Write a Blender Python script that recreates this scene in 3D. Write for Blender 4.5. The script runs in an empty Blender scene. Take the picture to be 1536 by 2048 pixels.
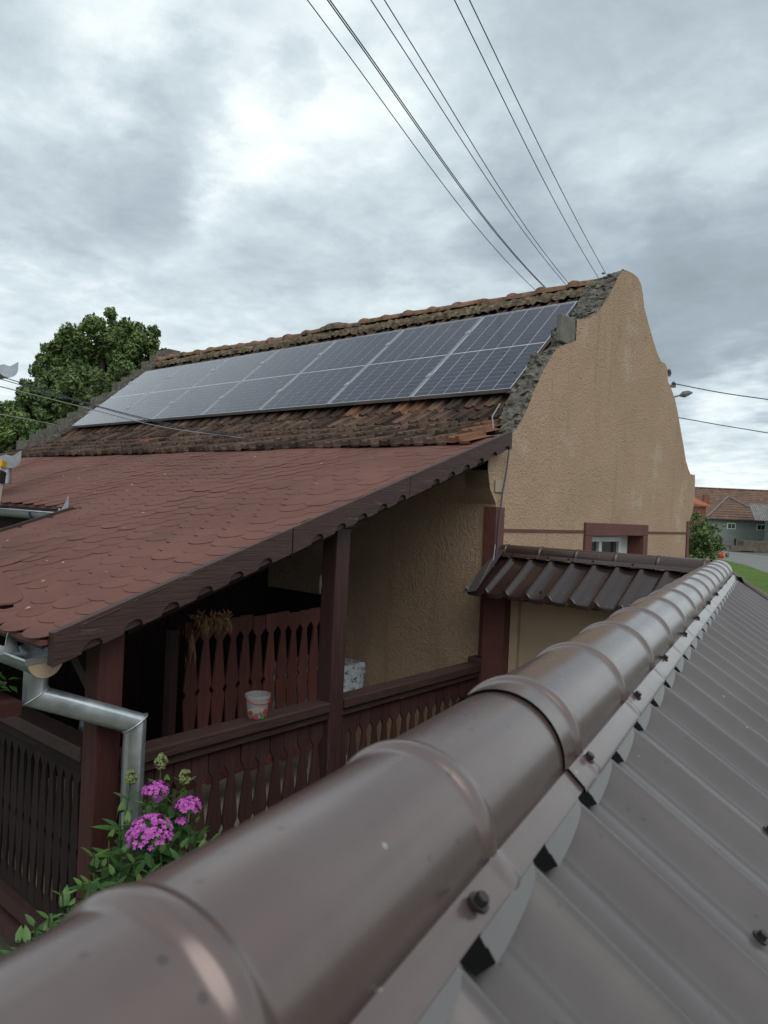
import bpy, math, random
import numpy as np
from mathutils import Vector, Matrix
random.seed(7); rng = np.random.default_rng(7)
scene = bpy.context.scene
COL = scene.collection
R_ = math.radians

# ------------------------------------------------------------------ camera
GZ = -2.15                      # ground level, camera at origin
FPX = 1420.0
YAW, PITCH, ROLL = R_(50.43), R_(-0.065), R_(2.568)
Fh = Vector((-math.cos(YAW), math.sin(YAW), 0)); Rh = Fh.cross(Vector((0, 0, 1)))
F2 = math.cos(PITCH)*Fh + math.sin(PITCH)*Vector((0, 0, 1)); U2 = Rh.cross(F2)
CR = math.cos(ROLL)*Rh + math.sin(ROLL)*U2; CU = -math.sin(ROLL)*Rh + math.cos(ROLL)*U2
cd = bpy.data.cameras.new('camera'); cam = bpy.data.objects.new('camera', cd); COL.objects.link(cam)
cam.matrix_world = Matrix(((CR.x, CU.x, -F2.x, 0), (CR.y, CU.y, -F2.y, 0), (CR.z, CU.z, -F2.z, 0), (0, 0, 0, 1)))
cd.sensor_fit = 'VERTICAL'; cd.sensor_height = 36; cd.sensor_width = 27; cd.lens = FPX/2048*36
cd.clip_start = 0.02; cd.clip_end = 3000
cd.dof.use_dof = True; cd.dof.focus_distance = 4.5; cd.dof.aperture_fstop = 9.0
scene.camera = cam
scene.render.resolution_x = 768; scene.render.resolution_y = 1024

def ray(x, y):
    return F2 + CR*((x-768)/FPX) - CU*((y-1024)/FPX)
def atX(x, y, X): d = ray(x, y); return d*(X/d.x)
def atY(x, y, Y): d = ray(x, y); return d*(Y/d.y)
def atZ(x, y, Z): d = ray(x, y); return d*(Z/d.z)
def atD(x, y, D): return ray(x, y)*D

# ------------------------------------------------------------------ world, sun, exposure
world = bpy.data.worlds.new('World'); scene.world = world; world.use_nodes = True
nt = world.node_tree; nt.nodes.clear(); N = nt.nodes; L = nt.links
def nd(t, **k):
    n = N.new(t)
    for a, b in k.items(): setattr(n, a, b)
    return n
def mth(op, a, b=None, clamp=False):
    n = nd('ShaderNodeMath', operation=op); n.use_clamp = clamp
    for i, v in enumerate((a, b)):
        if v is None: continue
        if isinstance(v, (int, float)): n.inputs[i].default_value = v
        else: L.new(v, n.inputs[i])
    return n.outputs[0]
SUN_EL, SUN_AZ = 52, 118      # azimuth measured from +Y clockwise (towards +X)
tc = nd('ShaderNodeTexCoord'); sep = nd('ShaderNodeSeparateXYZ'); L.new(tc.outputs['Generated'], sep.inputs[0])
zc = mth('ADD', mth('MAXIMUM', sep.outputs[2], 0.0), 0.16)
cmb = nd('ShaderNodeCombineXYZ'); L.new(mth('DIVIDE', sep.outputs[0], zc), cmb.inputs[0]); L.new(mth('DIVIDE', sep.outputs[1], zc), cmb.inputs[1])
def noise(vec, scale, detail, rough, dist, off):
    mp = nd('ShaderNodeMapping'); L.new(vec, mp.inputs[0]); mp.inputs['Location'].default_value = off
    n = nd('ShaderNodeTexNoise'); L.new(mp.outputs[0], n.inputs['Vector'])
    n.inputs['Scale'].default_value = scale; n.inputs['Detail'].default_value = detail
    n.inputs['Roughness'].default_value = rough; n.inputs['Distortion'].default_value = dist
    return n.outputs['Fac']
n1 = noise(cmb.outputs[0], 0.75, 12, 0.60, 0.15, (3.1, 1.7, 0))
n2 = noise(cmb.outputs[0], 2.3, 12, 0.62, 0.15, (8.4, 5.2, 2))
n3 = noise(tc.outputs['Generated'], 1.1, 4, 0.5, 0.2, (1.0, 4.2, 2.5))
n4 = noise(cmb.outputs[0], 6.0, 8, 0.6, 0.6, (2.4, 9.2, 4))
dens = mth('ADD', mth('ADD', mth('ADD', mth('MULTIPLY', n1, 0.46), mth('MULTIPLY', n2, 0.40)), mth('MULTIPLY', n3, 0.10)), mth('MULTIPLY', n4, 0.16))
wn_ = nd('ShaderNodeTexNoise'); L.new(cmb.outputs[0], wn_.inputs['Vector']); wn_.inputs['Scale'].default_value = 1.7; wn_.inputs['Detail'].default_value = 7; wn_.inputs['Roughness'].default_value = .6
w1_ = nd('ShaderNodeVectorMath', operation='SUBTRACT'); L.new(wn_.outputs['Color'], w1_.inputs[0]); w1_.inputs[1].default_value = (.5, .5, .5)
w2_ = nd('ShaderNodeVectorMath', operation='SCALE'); L.new(w1_.outputs[0], w2_.inputs[0]); w2_.inputs['Scale'].default_value = .36
w3_ = nd('ShaderNodeVectorMath', operation='ADD'); L.new(w2_.outputs[0], w3_.inputs[0]); L.new(tc.outputs['Generated'], w3_.inputs[1])
w4_ = nd('ShaderNodeVectorMath', operation='NORMALIZE'); L.new(w3_.outputs[0], w4_.inputs[0]); WARP = w4_.outputs[0]
def blob(px, py, r, amp, sq=1.0):
    """a cloud bank standing in one direction of the sky"""
    global dens
    v = ray(px, py).normalized()
    d = nd('ShaderNodeVectorMath', operation='DOT_PRODUCT'); L.new(WARP, d.inputs[0]); d.inputs[1].default_value = v
    m = nd('ShaderNodeMapRange'); m.interpolation_type = 'SMOOTHSTEP'; L.new(d.outputs['Value'], m.inputs[0])
    m.inputs[1].default_value = math.cos(R_(r)); m.inputs[2].default_value = 1.0
    m.inputs[3].default_value = 0; m.inputs[4].default_value = amp
    dens = mth('ADD', dens, m.outputs[0])
for b in [(1470, 670, 13, .13), (1250, 560, 9, .04), (1400, 180, 24, .10), (1100, 60, 12, .03), (340, 240, 6, .09), (100, 260, 12, .07), (60, 480, 10, .06), (330, 500, 7, .04),
          (640, 480, 8, .07), (1080, 500, 8, .07), (500, 120, 13, -.07), (620, 350, 10, -.07), (1460, 900, 6, -.15), (1230, 400, 5, -.04), (200, 50, 6, -.08), (60, 690, 10, -.05), (850, 250, 8, -.04),
          (548, 182, 2.8, .085), (760, 70, 6, .03), (300, 600, 9, -.03), (950, 350, 6, -.03)]:
    blob(*b)
ramp = nd('ShaderNodeValToRGB'); L.new(dens, ramp.inputs[0])
cr = ramp.color_ramp; cr.elements[0].position = 0.34; cr.elements[0].color = (0.80, 0.83, 0.815, 1)
cr.elements[1].position = 0.90; cr.elements[1].color = (0.205, 0.245, 0.27, 1)
e = cr.elements.new(0.46); e.color = (0.63, 0.685, 0.695, 1)
e = cr.elements.new(0.56); e.color = (0.455, 0.52, 0.55, 1)
e = cr.elements.new(0.66); e.color = (0.335, 0.395, 0.43, 1)
e = cr.elements.new(0.77); e.color = (0.25, 0.30, 0.335, 1)
sky = nd('ShaderNodeTexSky'); sky.sky_type = 'NISHITA'; sky.sun_disc = False
sky.sun_elevation = R_(SUN_EL); sky.sun_rotation = R_(SUN_AZ)
# clear sky shows faintly between the clouds
bgsky = nd('ShaderNodeBackground'); L.new(sky.outputs[0], bgsky.inputs[0]); bgsky.inputs[1].default_value = 0.10
bgc = nd('ShaderNodeBackground'); L.new(ramp.outputs[0], bgc.inputs[0]); bgc.inputs[1].default_value = 1.0
mx = nd('ShaderNodeMixShader'); mx.inputs[0].default_value = 0.95
L.new(bgsky.outputs[0], mx.inputs[1]); L.new(bgc.outputs[0], mx.inputs[2])
wo = nd('ShaderNodeOutputWorld'); L.new(mx.outputs[0], wo.inputs[0])
sl = bpy.data.lights.new('sun', 'SUN'); sl.energy = 1.0; sl.angle = R_(50); sl.color = (1, 0.96, 0.90)
so = bpy.data.objects.new('sun', sl); COL.objects.link(so)
sd = Vector((math.sin(R_(SUN_AZ))*math.cos(R_(SUN_EL)), math.cos(R_(SUN_AZ))*math.cos(R_(SUN_EL)), math.sin(R_(SUN_EL))))
so.rotation_euler = sd.to_track_quat('Z', 'Y').to_euler()
vs = scene.view_settings; vs.view_transform = 'Standard'; vs.look = 'None'; vs.exposure = 0.62; vs.gamma = 1.0; vs.use_curve_mapping = False

# ------------------------------------------------------------------ materials
def mat(name, c1, c2=None, scale=4, rough=0.7, bump=0.0, bscale=40, bdist=0.01, metal=0.0, spec=0.5, stretch=(1, 1, 1),
        rand=0.0, fine=0.0, fscale=120, c3=None, c3scale=3, c3lo=.55, c3hi=.65, coat=0.0, rvar=0.0, bstretch=None, bdetail=3, local=False):
    m = bpy.data.materials.new(name); m.use_nodes = True; t = m.node_tree; ns = t.nodes; ln = t.links
    b = ns['Principled BSDF']; b.inputs['Roughness'].default_value = rough; b.inputs['Metallic'].default_value = metal
    b.inputs['Specular IOR Level'].default_value = spec; b.inputs['Coat Weight'].default_value = coat
    b.inputs['Coat Roughness'].default_value = 0.12
    if local: co = ns.new('ShaderNodeTexCoord').outputs['Object']
    else: co = ns.new('ShaderNodeNewGeometry').outputs['Position']
    def nz(sc, det, st=None, off=0, ro=.6):
        mp = ns.new('ShaderNodeMapping'); ln.new(co, mp.inputs[0]); mp.inputs['Scale'].default_value = st or stretch
        mp.inputs['Location'].default_value = (off, off*.7, -off)
        n = ns.new('ShaderNodeTexNoise'); ln.new(mp.outputs[0], n.inputs['Vector']); n.inputs['Scale'].default_value = sc
        n.inputs['Detail'].default_value = det; n.inputs['Roughness'].default_value = ro; return n.outputs['Fac']
    def rng_(src, a, c, lo, hi):
        r = ns.new('ShaderNodeMapRange'); ln.new(src, r.inputs[0])
        for i, v in enumerate((a, c, lo, hi)): r.inputs[i+1].default_value = v
        return r.outputs[0]
    def mixc(f, a, c, bt='MIX'):
        x = ns.new('ShaderNodeMix'); x.data_type = 'RGBA'; x.blend_type = bt
        if isinstance(f, float): x.inputs[0].default_value = f
        else: ln.new(f, x.inputs[0])
        for s, v in ((6, a), (7, c)):
            if isinstance(v, tuple): x.inputs[s].default_value = v+(1,)
            else: ln.new(v, x.inputs[s])
        return x.outputs[2]
    c2 = c2 or tuple(v*.8 for v in c1)
    col = mixc(rng_(nz(scale, 5), .32, .68, 0, 1), c1, c2)
    if c3: col = mixc(rng_(nz(c3scale, 7, off=5.3, ro=.7), c3lo, c3hi, 0, 1), col, c3)
    if fine: 
        k = rng_(nz(fscale, 2, (1, 1, 1), off=2.1), .3, .7, 1-fine, 1+fine)
        cc = ns.new('ShaderNodeCombineColor'); [ln.new(k, cc.inputs[i]) for i in range(3)]
        col = mixc(1.0, col, cc.outputs[0], 'MULTIPLY')
    if rand:
        oi = ns.new('ShaderNodeObjectInfo'); k = rng_(oi.outputs['Random'], 0, 1, 1-rand, 1+rand)
        cc = ns.new('ShaderNodeCombineColor'); [ln.new(k, cc.inputs[i]) for i in range(3)]
        col = mixc(1.0, col, cc.outputs[0], 'MULTIPLY')
    ln.new(col, b.inputs['Base Color'])
    if rvar: ln.new(rng_(nz(scale*1.7, 4, off=9), .3, .7, rough-rvar, rough+rvar), b.inputs['Roughness'])
    if bump:
        bp = ns.new('ShaderNodeBump'); bp.inputs['Strength'].default_value = bump; bp.inputs['Distance'].default_value = bdist
        ln.new(nz(bscale, bdetail, bstretch or stretch, off=1.3), bp.inputs['Height']); ln.new(bp.outputs[0], b.inputs['Normal'])
    return m

M = {}
# plaster with worm-like relief
def stucco(name, c1, c2):
    m = mat(name, c1, c2, scale=1.1, rough=.93, fine=.10, fscale=60, spec=.15, c3=(.46, .38, .28), c3scale=1.7, c3lo=.58, c3hi=.74)
    t = m.node_tree; ns = t.nodes; ln = t.links; b = ns['Principled BSDF']
    g = ns.new('ShaderNodeNewGeometry'); n = ns.new('ShaderNodeTexNoise'); ln.new(g.outputs['Position'], n.inputs['Vector'])
    n.inputs['Scale'].default_value = 40; n.inputs['Detail'].default_value = 2.5; n.inputs['Roughness'].default_value = .55; n.inputs['Distortion'].default_value = 1.3
    n2 = ns.new('ShaderNodeTexNoise'); ln.new(g.outputs['Position'], n2.inputs['Vector']); n2.inputs['Scale'].default_value = 1.6; n2.inputs['Detail'].default_value = 3
    ad = ns.new('ShaderNodeMath'); ad.operation = 'MULTIPLY_ADD'; ln.new(n2.outputs[0], ad.inputs[0]); ad.inputs[1].default_value = 2.0; ln.new(n.outputs[0], ad.inputs[2])
    bp = ns.new('ShaderNodeBump'); bp.inputs['Strength'].default_value = 1.0; bp.inputs['Distance'].default_value = .015
    src = b.inputs['Base Color'].links[0].from_socket
    for st, sc_, lo, hi, cc_ in (((7, 7, .45), 1.0, .56, .80, (.17, .125, .085, 1)), ((1, 1, 1), 2.6, .60, .78, (.23, .17, .12, 1))):
        mp = ns.new('ShaderNodeMapping'); ln.new(g.outputs['Position'], mp.inputs[0]); mp.inputs['Scale'].default_value = st
        n5 = ns.new('ShaderNodeTexNoise'); ln.new(mp.outputs[0], n5.inputs['Vector']); n5.inputs['Scale'].default_value = sc_; n5.inputs['Detail'].default_value = 7; n5.inputs['Roughness'].default_value = .65
        r5 = ns.new('ShaderNodeMapRange'); ln.new(n5.outputs[0], r5.inputs[0]); r5.inputs[1].default_value = lo; r5.inputs[2].default_value = hi; r5.inputs[4].default_value = .6
        x5 = ns.new('ShaderNodeMix'); x5.data_type = 'RGBA'; ln.new(r5.outputs[0], x5.inputs[0]); ln.new(src, x5.inputs[6]); x5.inputs[7].default_value = cc_; src = x5.outputs[2]
    ln.new(src, b.inputs['Base Color'])
    ln.new(ad.outputs[0], bp.inputs['Height']); ln.new(bp.outputs[0], b.inputs['Normal'])
    return m
M['stucco'] = stucco('ochre stucco', (.41, .288, .196), (.36, .252, .170))
M['smooth_wall'] = mat('cream plaster', (.50, .385, .26), (.45, .345, .23), scale=2, rough=.9, bump=.2, bscale=90, spec=.2)
M['redpaint'] = mat('oxide red paint', (.135, .050, .040), (.105, .040, .033), scale=6, rough=.7, bump=.3, bscale=50, c3=(.30, .22, .15), c3scale=14, c3lo=.70, c3hi=.73, spec=.3)
M['concrete'] = mat('weathered mortar', (.23, .21, .175), (.11, .10, .085), scale=14, rough=.95, bump=1, bscale=34, bdist=.05, c3=(.36, .34, .28), c3scale=26, c3lo=.60, c3hi=.68, spec=.2, fine=.25, fscale=70, bdetail=6)
M['block'] = mat('grey concrete block', (.19, .18, .155), (.12, .115, .10), scale=9, rough=.95, bump=.6, bscale=60, bdist=.01, spec=.2, rand=.12)
M['tile'] = mat('old clay tile', (.125, .078, .056), (.036, .028, .025), scale=6, rough=.88, bump=.6, bscale=45, bdist=.01, rand=.45, c3=(.20, .165, .10), c3scale=16, c3lo=.60, c3hi=.70, spec=.2, fine=.2)
M['tile_new'] = mat('cleaner orange clay tile', (.21, .095, .055), (.11, .06, .04), scale=7, rough=.85, bump=.5, bscale=45, rand=.2, c3=(.20, .165, .11), c3scale=16, c3lo=.62, c3hi=.72, spec=.2)
M['ridge_tile'] = mat('mossy ridge tile', (.25, .135, .085), (.13, .08, .055), scale=8, rough=.9, bump=.7, bscale=30, bdist=.012, rand=.2, c3=(.045, .042, .032), c3scale=11, c3lo=.52, c3hi=.62, spec=.2, fine=.2)
M['mortar'] = mat('crumbling bedding mortar', (.23, .18, .12), (.055, .045, .035), scale=16, rough=.95, bump=1, bscale=34, bdist=.03, c3=(.11, .085, .055), c3scale=9, spec=.1)
M['shingle'] = mat('red mineral shingle', (.158, .069, .055), (.120, .054, .044), scale=1.3, rough=.93, bump=.35, bscale=420, bdist=.002, rand=.07, fine=.30, fscale=420, c3=(.085, .052, .044), c3scale=2.2, c3lo=.54, c3hi=.80, spec=.25)
M['deck'] = mat('dark under-roof boards', (.045, .030, .025), rough=.9)
M['wood'] = mat('brown stained wood', (.062, .034, .029), (.040, .021, .019), scale=12, rough=.62, bump=.6, bscale=26, bdist=.004, stretch=(4, .35, 4), bstretch=(5, .3, 5), rand=.12, spec=.35, c3=(.13, .10, .085), c3scale=14, c3lo=.61, c3hi=.70)
M['woodv'] = mat('brown stained wood upright', (.058, .026, .023), (.035, .016, .015), scale=12, rough=.62, bump=.5, bscale=26, bdist=.004, stretch=(4, 4, .3), bstretch=(5, 5, .3), rand=.2, spec=.35, c3=(.11, .085, .07), c3scale=13, c3lo=.64, c3hi=.72)
M['redwood'] = mat('red stained wood', (.155, .055, .042), (.105, .038, .030), scale=12, rough=.6, bump=.5, bscale=26, bdist=.004, stretch=(4, 4, .3), bstretch=(5, 5, .3), rand=.25, spec=.4)
M['redpost'] = mat('dark red stained post', (.070, .022, .019), (.045, .015, .013), scale=12, rough=.6, bump=.5, bscale=26, bdist=.004, stretch=(4, 4, .3), bstretch=(5, 5, .3), spec=.35)
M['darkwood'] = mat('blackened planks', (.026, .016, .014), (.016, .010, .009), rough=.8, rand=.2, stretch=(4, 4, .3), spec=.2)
M['zinc'] = mat('galvanised sheet', (.52, .56, .58), (.38, .42, .44), scale=9, rough=.40, metal=.85, bump=.15, bscale=14, bdist=.01, rvar=.10, fine=.06, fscale=40, c3=(.46, .47, .46), c3scale=15, c3lo=.6, c3hi=.7)
M['alu'] = mat('anodised aluminium', (.52, .54, .56), (.46, .48, .50), rough=.42, metal=.8)
M['cell'] = mat('monocrystalline cell', (.016, .018, .042), (.012, .014, .034), scale=3, rough=.5, rand=.12)
M['backsheet'] = mat('white backsheet', (.50, .54, .60), rough=.7)
M['white'] = mat('white pvc', (.72, .73, .72), rough=.4)
M['white2'] = mat('weathered white aluminium', (.5, .52, .50), (.38, .40, .38), rough=.5)
M['yellow'] = mat('yellow cap', (.60, .33, .02), rough=.5)
M['black'] = mat('black rubber and ridge shade', (.012, .012, .012), rough=.6)
M['litter'] = mat('pale litter', (.42, .34, .25), (.25, .17, .11), scale=30, rough=.9)
M['void'] = mat('black gap shade', (.006, .006, .006), rough=1.0, spec=.05)  # flat black that paints the shade in the gaps under the flange
M['wire'] = mat('dark cable', (.05, .065, .09), rough=.5)
M['wirelight'] = mat('pale grey cable', (.30, .31, .30), rough=.5)
M['foliage'] = mat('green leaves', (.13, .19, .055), (.06, .105, .03), scale=.9, rough=.65, spec=.3, fine=.35, fscale=9, c3=(.20, .27, .09), c3scale=2.2, c3lo=.48, c3hi=.7)
M['foliage2'] = mat('grey green leaves', (.14, .20, .07), (.08, .125, .04), scale=1.1, rough=.65, spec=.3, fine=.3, fscale=9)
M['leaf'] = mat('phlox leaf', (.050, .125, .026), (.028, .080, .018), scale=6, rough=.5, spec=.4, rand=.35, fine=.15)
M['leafyoung'] = mat('young leaf', (.085, .165, .035), (.06, .12, .028), scale=6, rough=.5, spec=.4, rand=.2)
M['bud'] = mat('phlox bud', (.13, .20, .05), (.14, .13, .05), scale=60, rough=.6)
M['pink'] = mat('magenta phlox petals', (.52, .10, .46), (.36, .055, .34), scale=40, rough=.6, rand=.1, fine=.25, fscale=90)
M['stem'] = mat('green stem', (.06, .10, .03), rough=.6)
M['bark'] = mat('bark', (.10, .08, .06), (.06, .05, .04), rough=.9, bump=.6, bscale=12)
M['straw'] = mat('dried leaves', (.33, .19, .085), (.16, .085, .04), scale=40, rough=.9, rand=.2)
M['grass'] = mat('grass field', (.085, .14, .025), (.06, .10, .022), scale=.7, rough=.95, fine=.35, fscale=8, spec=.1)
M['earth'] = mat('dull earth and gravel', (.085, .082, .062), (.065, .068, .045), scale=.2, rough=.95, fine=.2, fscale=5)
M['asphalt'] = mat('grey road', (.16, .16, .15), (.13, .13, .125), scale=.6, rough=.9, fine=.15, fscale=30)
M['yard'] = mat('mossy yard concrete', (.13, .12, .085), (.075, .085, .045), scale=3, rough=.95, bump=.4, bscale=30, fine=.2)
M['floor'] = mat('beige porch floor', (.52, .46, .34), (.45, .40, .30), scale=3, rough=.6)
M['farroof'] = mat('old far roof tile', (.15, .085, .058), (.09, .055, .042), scale=1.0, rough=.95, rand=.18, c3=(.19, .14, .10), c3scale=2.5, fine=.2, fscale=14)
M['farorange'] = mat('orange far roof tile', (.34, .12, .055), (.26, .09, .045), scale=2, rough=.9)
M['farwall'] = mat('pale green render', (.20, .23, .21), (.165, .19, .175), scale=.5, rough=.95)
M['brick'] = mat('red brick', (.22, .085, .05), (.15, .06, .04), scale=8, rough=.9, bump=.5, bscale=40, rand=.2)
M['asbestos'] = mat('weathered corrugated sheet', (.22, .22, .21), (.12, .12, .115), scale=3, rough=.95)
M['glassdark'] = mat('dark window glass', (.015, .018, .02), rough=.08, spec=.7)
M['timber'] = mat('grey timber', (.16, .13, .10), (.09, .075, .06), rough=.9, rand=.2)
M['orange'] = mat('orange rose petals', (.75, .13, .03), (.6, .08, .02), scale=30, rough=.6)
M['plate'] = mat('cream plastic plate', (.36, .30, .21), rough=.6)
M['redplastic'] = mat('red plastic', (.35, .03, .03), rough=.4)
M['bag'] = mat('striped shopping bag', (.42, .44, .50), (.04, .04, .06), scale=22, rough=.6)

# foreground painted steel
def steel(name, c, rough, coat=0.0, metal=.35, dust=.2):
    m = mat(name, c, tuple(v*.93 for v in c), scale=5, rough=rough, spec=.5, rvar=.045, bump=.05, bscale=9, bdist=.004, metal=metal)
    t = m.node_tree; ns = t.nodes; ln = t.links; b = ns['Principled BSDF']
    b.inputs['Coat Weight'].default_value = coat; b.inputs['Coat Roughness'].default_value = .18
    src = b.inputs['Base Color'].links[0].from_socket
    g = ns.new('ShaderNodeNewGeometry')
    for sc, th, colr in ((31, .115, (.05, .04, .038, 1)), (19, .058, (.40, .38, .34, 1))):
        v = ns.new('ShaderNodeTexVoronoi'); v.inputs['Scale'].default_value = sc; ln.new(g.outputs['Position'], v.inputs['Vector'])
        r = ns.new('ShaderNodeMapRange'); ln.new(v.outputs['Distance'], r.inputs[0]); r.inputs[1].default_value = th*.6; r.inputs[2].default_value = th
        r.inputs[3].default_value = .65; r.inputs[4].default_value = 0
        x = ns.new('ShaderNodeMix'); x.data_type = 'RGBA'; ln.new(r.outputs[0], x.inputs[0]); ln.new(src, x.inputs[6]); x.inputs[7].default_value = colr
        src = x.outputs[2]
    n = ns.new('ShaderNodeTexNoise'); n.inputs['Scale'].default_value = 3.2; n.inputs['Detail'].default_value = 8; n.inputs['Roughness'].default_value = .7; ln.new(g.outputs['Position'], n.inputs['Vector'])
    r = ns.new('ShaderNodeMapRange'); ln.new(n.outputs[0], r.inputs[0]); r.inputs[1].default_value = .45; r.inputs[2].default_value = .8; r.inputs[4].default_value = dust*1.7
    x = ns.new('ShaderNodeMix'); x.data_type = 'RGBA'; ln.new(r.outputs[0], x.inputs[0]); ln.new(src, x.inputs[6]); x.inputs[7].default_value = (.21, .19, .18, 1)
    ln.new(x.outputs[2], b.inputs['Base Color'])
    return m
M['cap'] = steel('brown painted steel cap', (.135, .095, .088), .27, coat=.45, metal=.45)
M['sheet'] = steel('brown painted steel sheet', (.086, .072, .071), .37, metal=.25, coat=.15, dust=.12)
M['gatesheet'] = steel('dark brown glossy steel', (.024, .013, .012), .22, metal=.0, dust=.03)
M['gatecap'] = steel('dark brown cap steel', (.055, .034, .030), .25, metal=.2, dust=.05)
M['flap'] = mat('grey sheet underside', (.13, .125, .125), (.11, .105, .105), rough=.4)

# solar glass: fresnel reflection over the see-through pane

def glassmat(name, rough, tint=(1, 1, 1), ior=1.45, boost=1.0):
    m = bpy.data.materials.new(name); m.use_nodes = True; t = m.node_tree; t.nodes.clear(); ns = t.nodes; ln = t.links
    f = ns.new('ShaderNodeFresnel'); f.inputs[0].default_value = ior
    a = ns.new('ShaderNodeBsdfTransparent'); a.inputs[0].default_value = tint+(1,)
    b = ns.new('ShaderNodeBsdfGlossy'); b.inputs['Roughness'].default_value = rough
    kk = ns.new('ShaderNodeMath'); kk.operation = 'POWER'; ln.new(f.outputs[0], kk.inputs[0]); kk.inputs[1].default_value = 2.3 if boost < 1 else 1.0
    k = ns.new('ShaderNodeMath'); k.operation = 'MULTIPLY'; k.use_clamp = True; ln.new(kk.outputs[0], k.inputs[0]); k.inputs[1].default_value = 7.5 if boost < 1 else boost
    x = ns.new('ShaderNodeMixShader'); o = ns.new('ShaderNodeOutputMaterial')
    g_ = ns.new('ShaderNodeNewGeometry'); k2 = ns.new('ShaderNodeMath'); k2.operation = 'SUBTRACT'; k2.inputs[0].default_value = 1; ln.new(g_.outputs['Backfacing'], k2.inputs[1])
    k3 = ns.new('ShaderNodeMath'); k3.operation = 'MULTIPLY'; ln.new(k.outputs[0], k3.inputs[0]); ln.new(k2.outputs[0], k3.inputs[1])
    ln.new(k3.outputs[0], x.inputs[0]); ln.new(a.outputs[0], x.inputs[1]); ln.new(b.outputs[0], x.inputs[2]); ln.new(x.outputs[0], o.inputs[0])
    return m
M['solarglass'] = glassmat('solar glass', .12, boost=.9)
M['glass'] = glassmat('window glass', .02)
def plastic():
    m = mat('clear pot plastic', (.42, .42, .44), rough=.25)
    b = m.node_tree.nodes['Principled BSDF']; b.inputs['Alpha'].default_value = .30
    return m
M['clear'] = plastic()
def floral():
    m = mat('pale oilcloth with blue flowers', (.50, .56, .60), (.46, .52, .56), rough=.45)
    t = m.node_tree; ns = t.nodes; ln = t.links; b = ns['Principled BSDF']; src = b.inputs['Base Color'].links[0].from_socket
    g = ns.new('ShaderNodeNewGeometry')
    n = ns.new('ShaderNodeTexNoise'); n.inputs['Scale'].default_value = 26; n.inputs['Detail'].default_value = 2; ln.new(g.outputs['Position'], n.inputs['Vector'])
    n2 = ns.new('ShaderNodeTexNoise'); n2.inputs['Scale'].default_value = 70; n2.inputs['Detail'].default_value = 1; n2.inputs['Distortion'].default_value = 2; ln.new(g.outputs['Position'], n2.inputs['Vector'])
    k = ns.new('ShaderNodeMath'); k.operation = 'MULTIPLY'; ln.new(n.outputs[0], k.inputs[0]); ln.new(n2.outputs[0], k.inputs[1])
    r = ns.new('ShaderNodeMapRange'); ln.new(k.outputs[0], r.inputs[0]); r.inputs[1].default_value = .285; r.inputs[2].default_value = .31
    x = ns.new('ShaderNodeMix'); x.data_type = 'RGBA'; ln.new(r.outputs[0], x.inputs[0]); ln.new(src, x.inputs[6]); x.inputs[7].default_value = (.05, .065, .10, 1)
    ln.new(x.outputs[2], b.inputs['Base Color']); return m
M['floral'] = floral()

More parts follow.
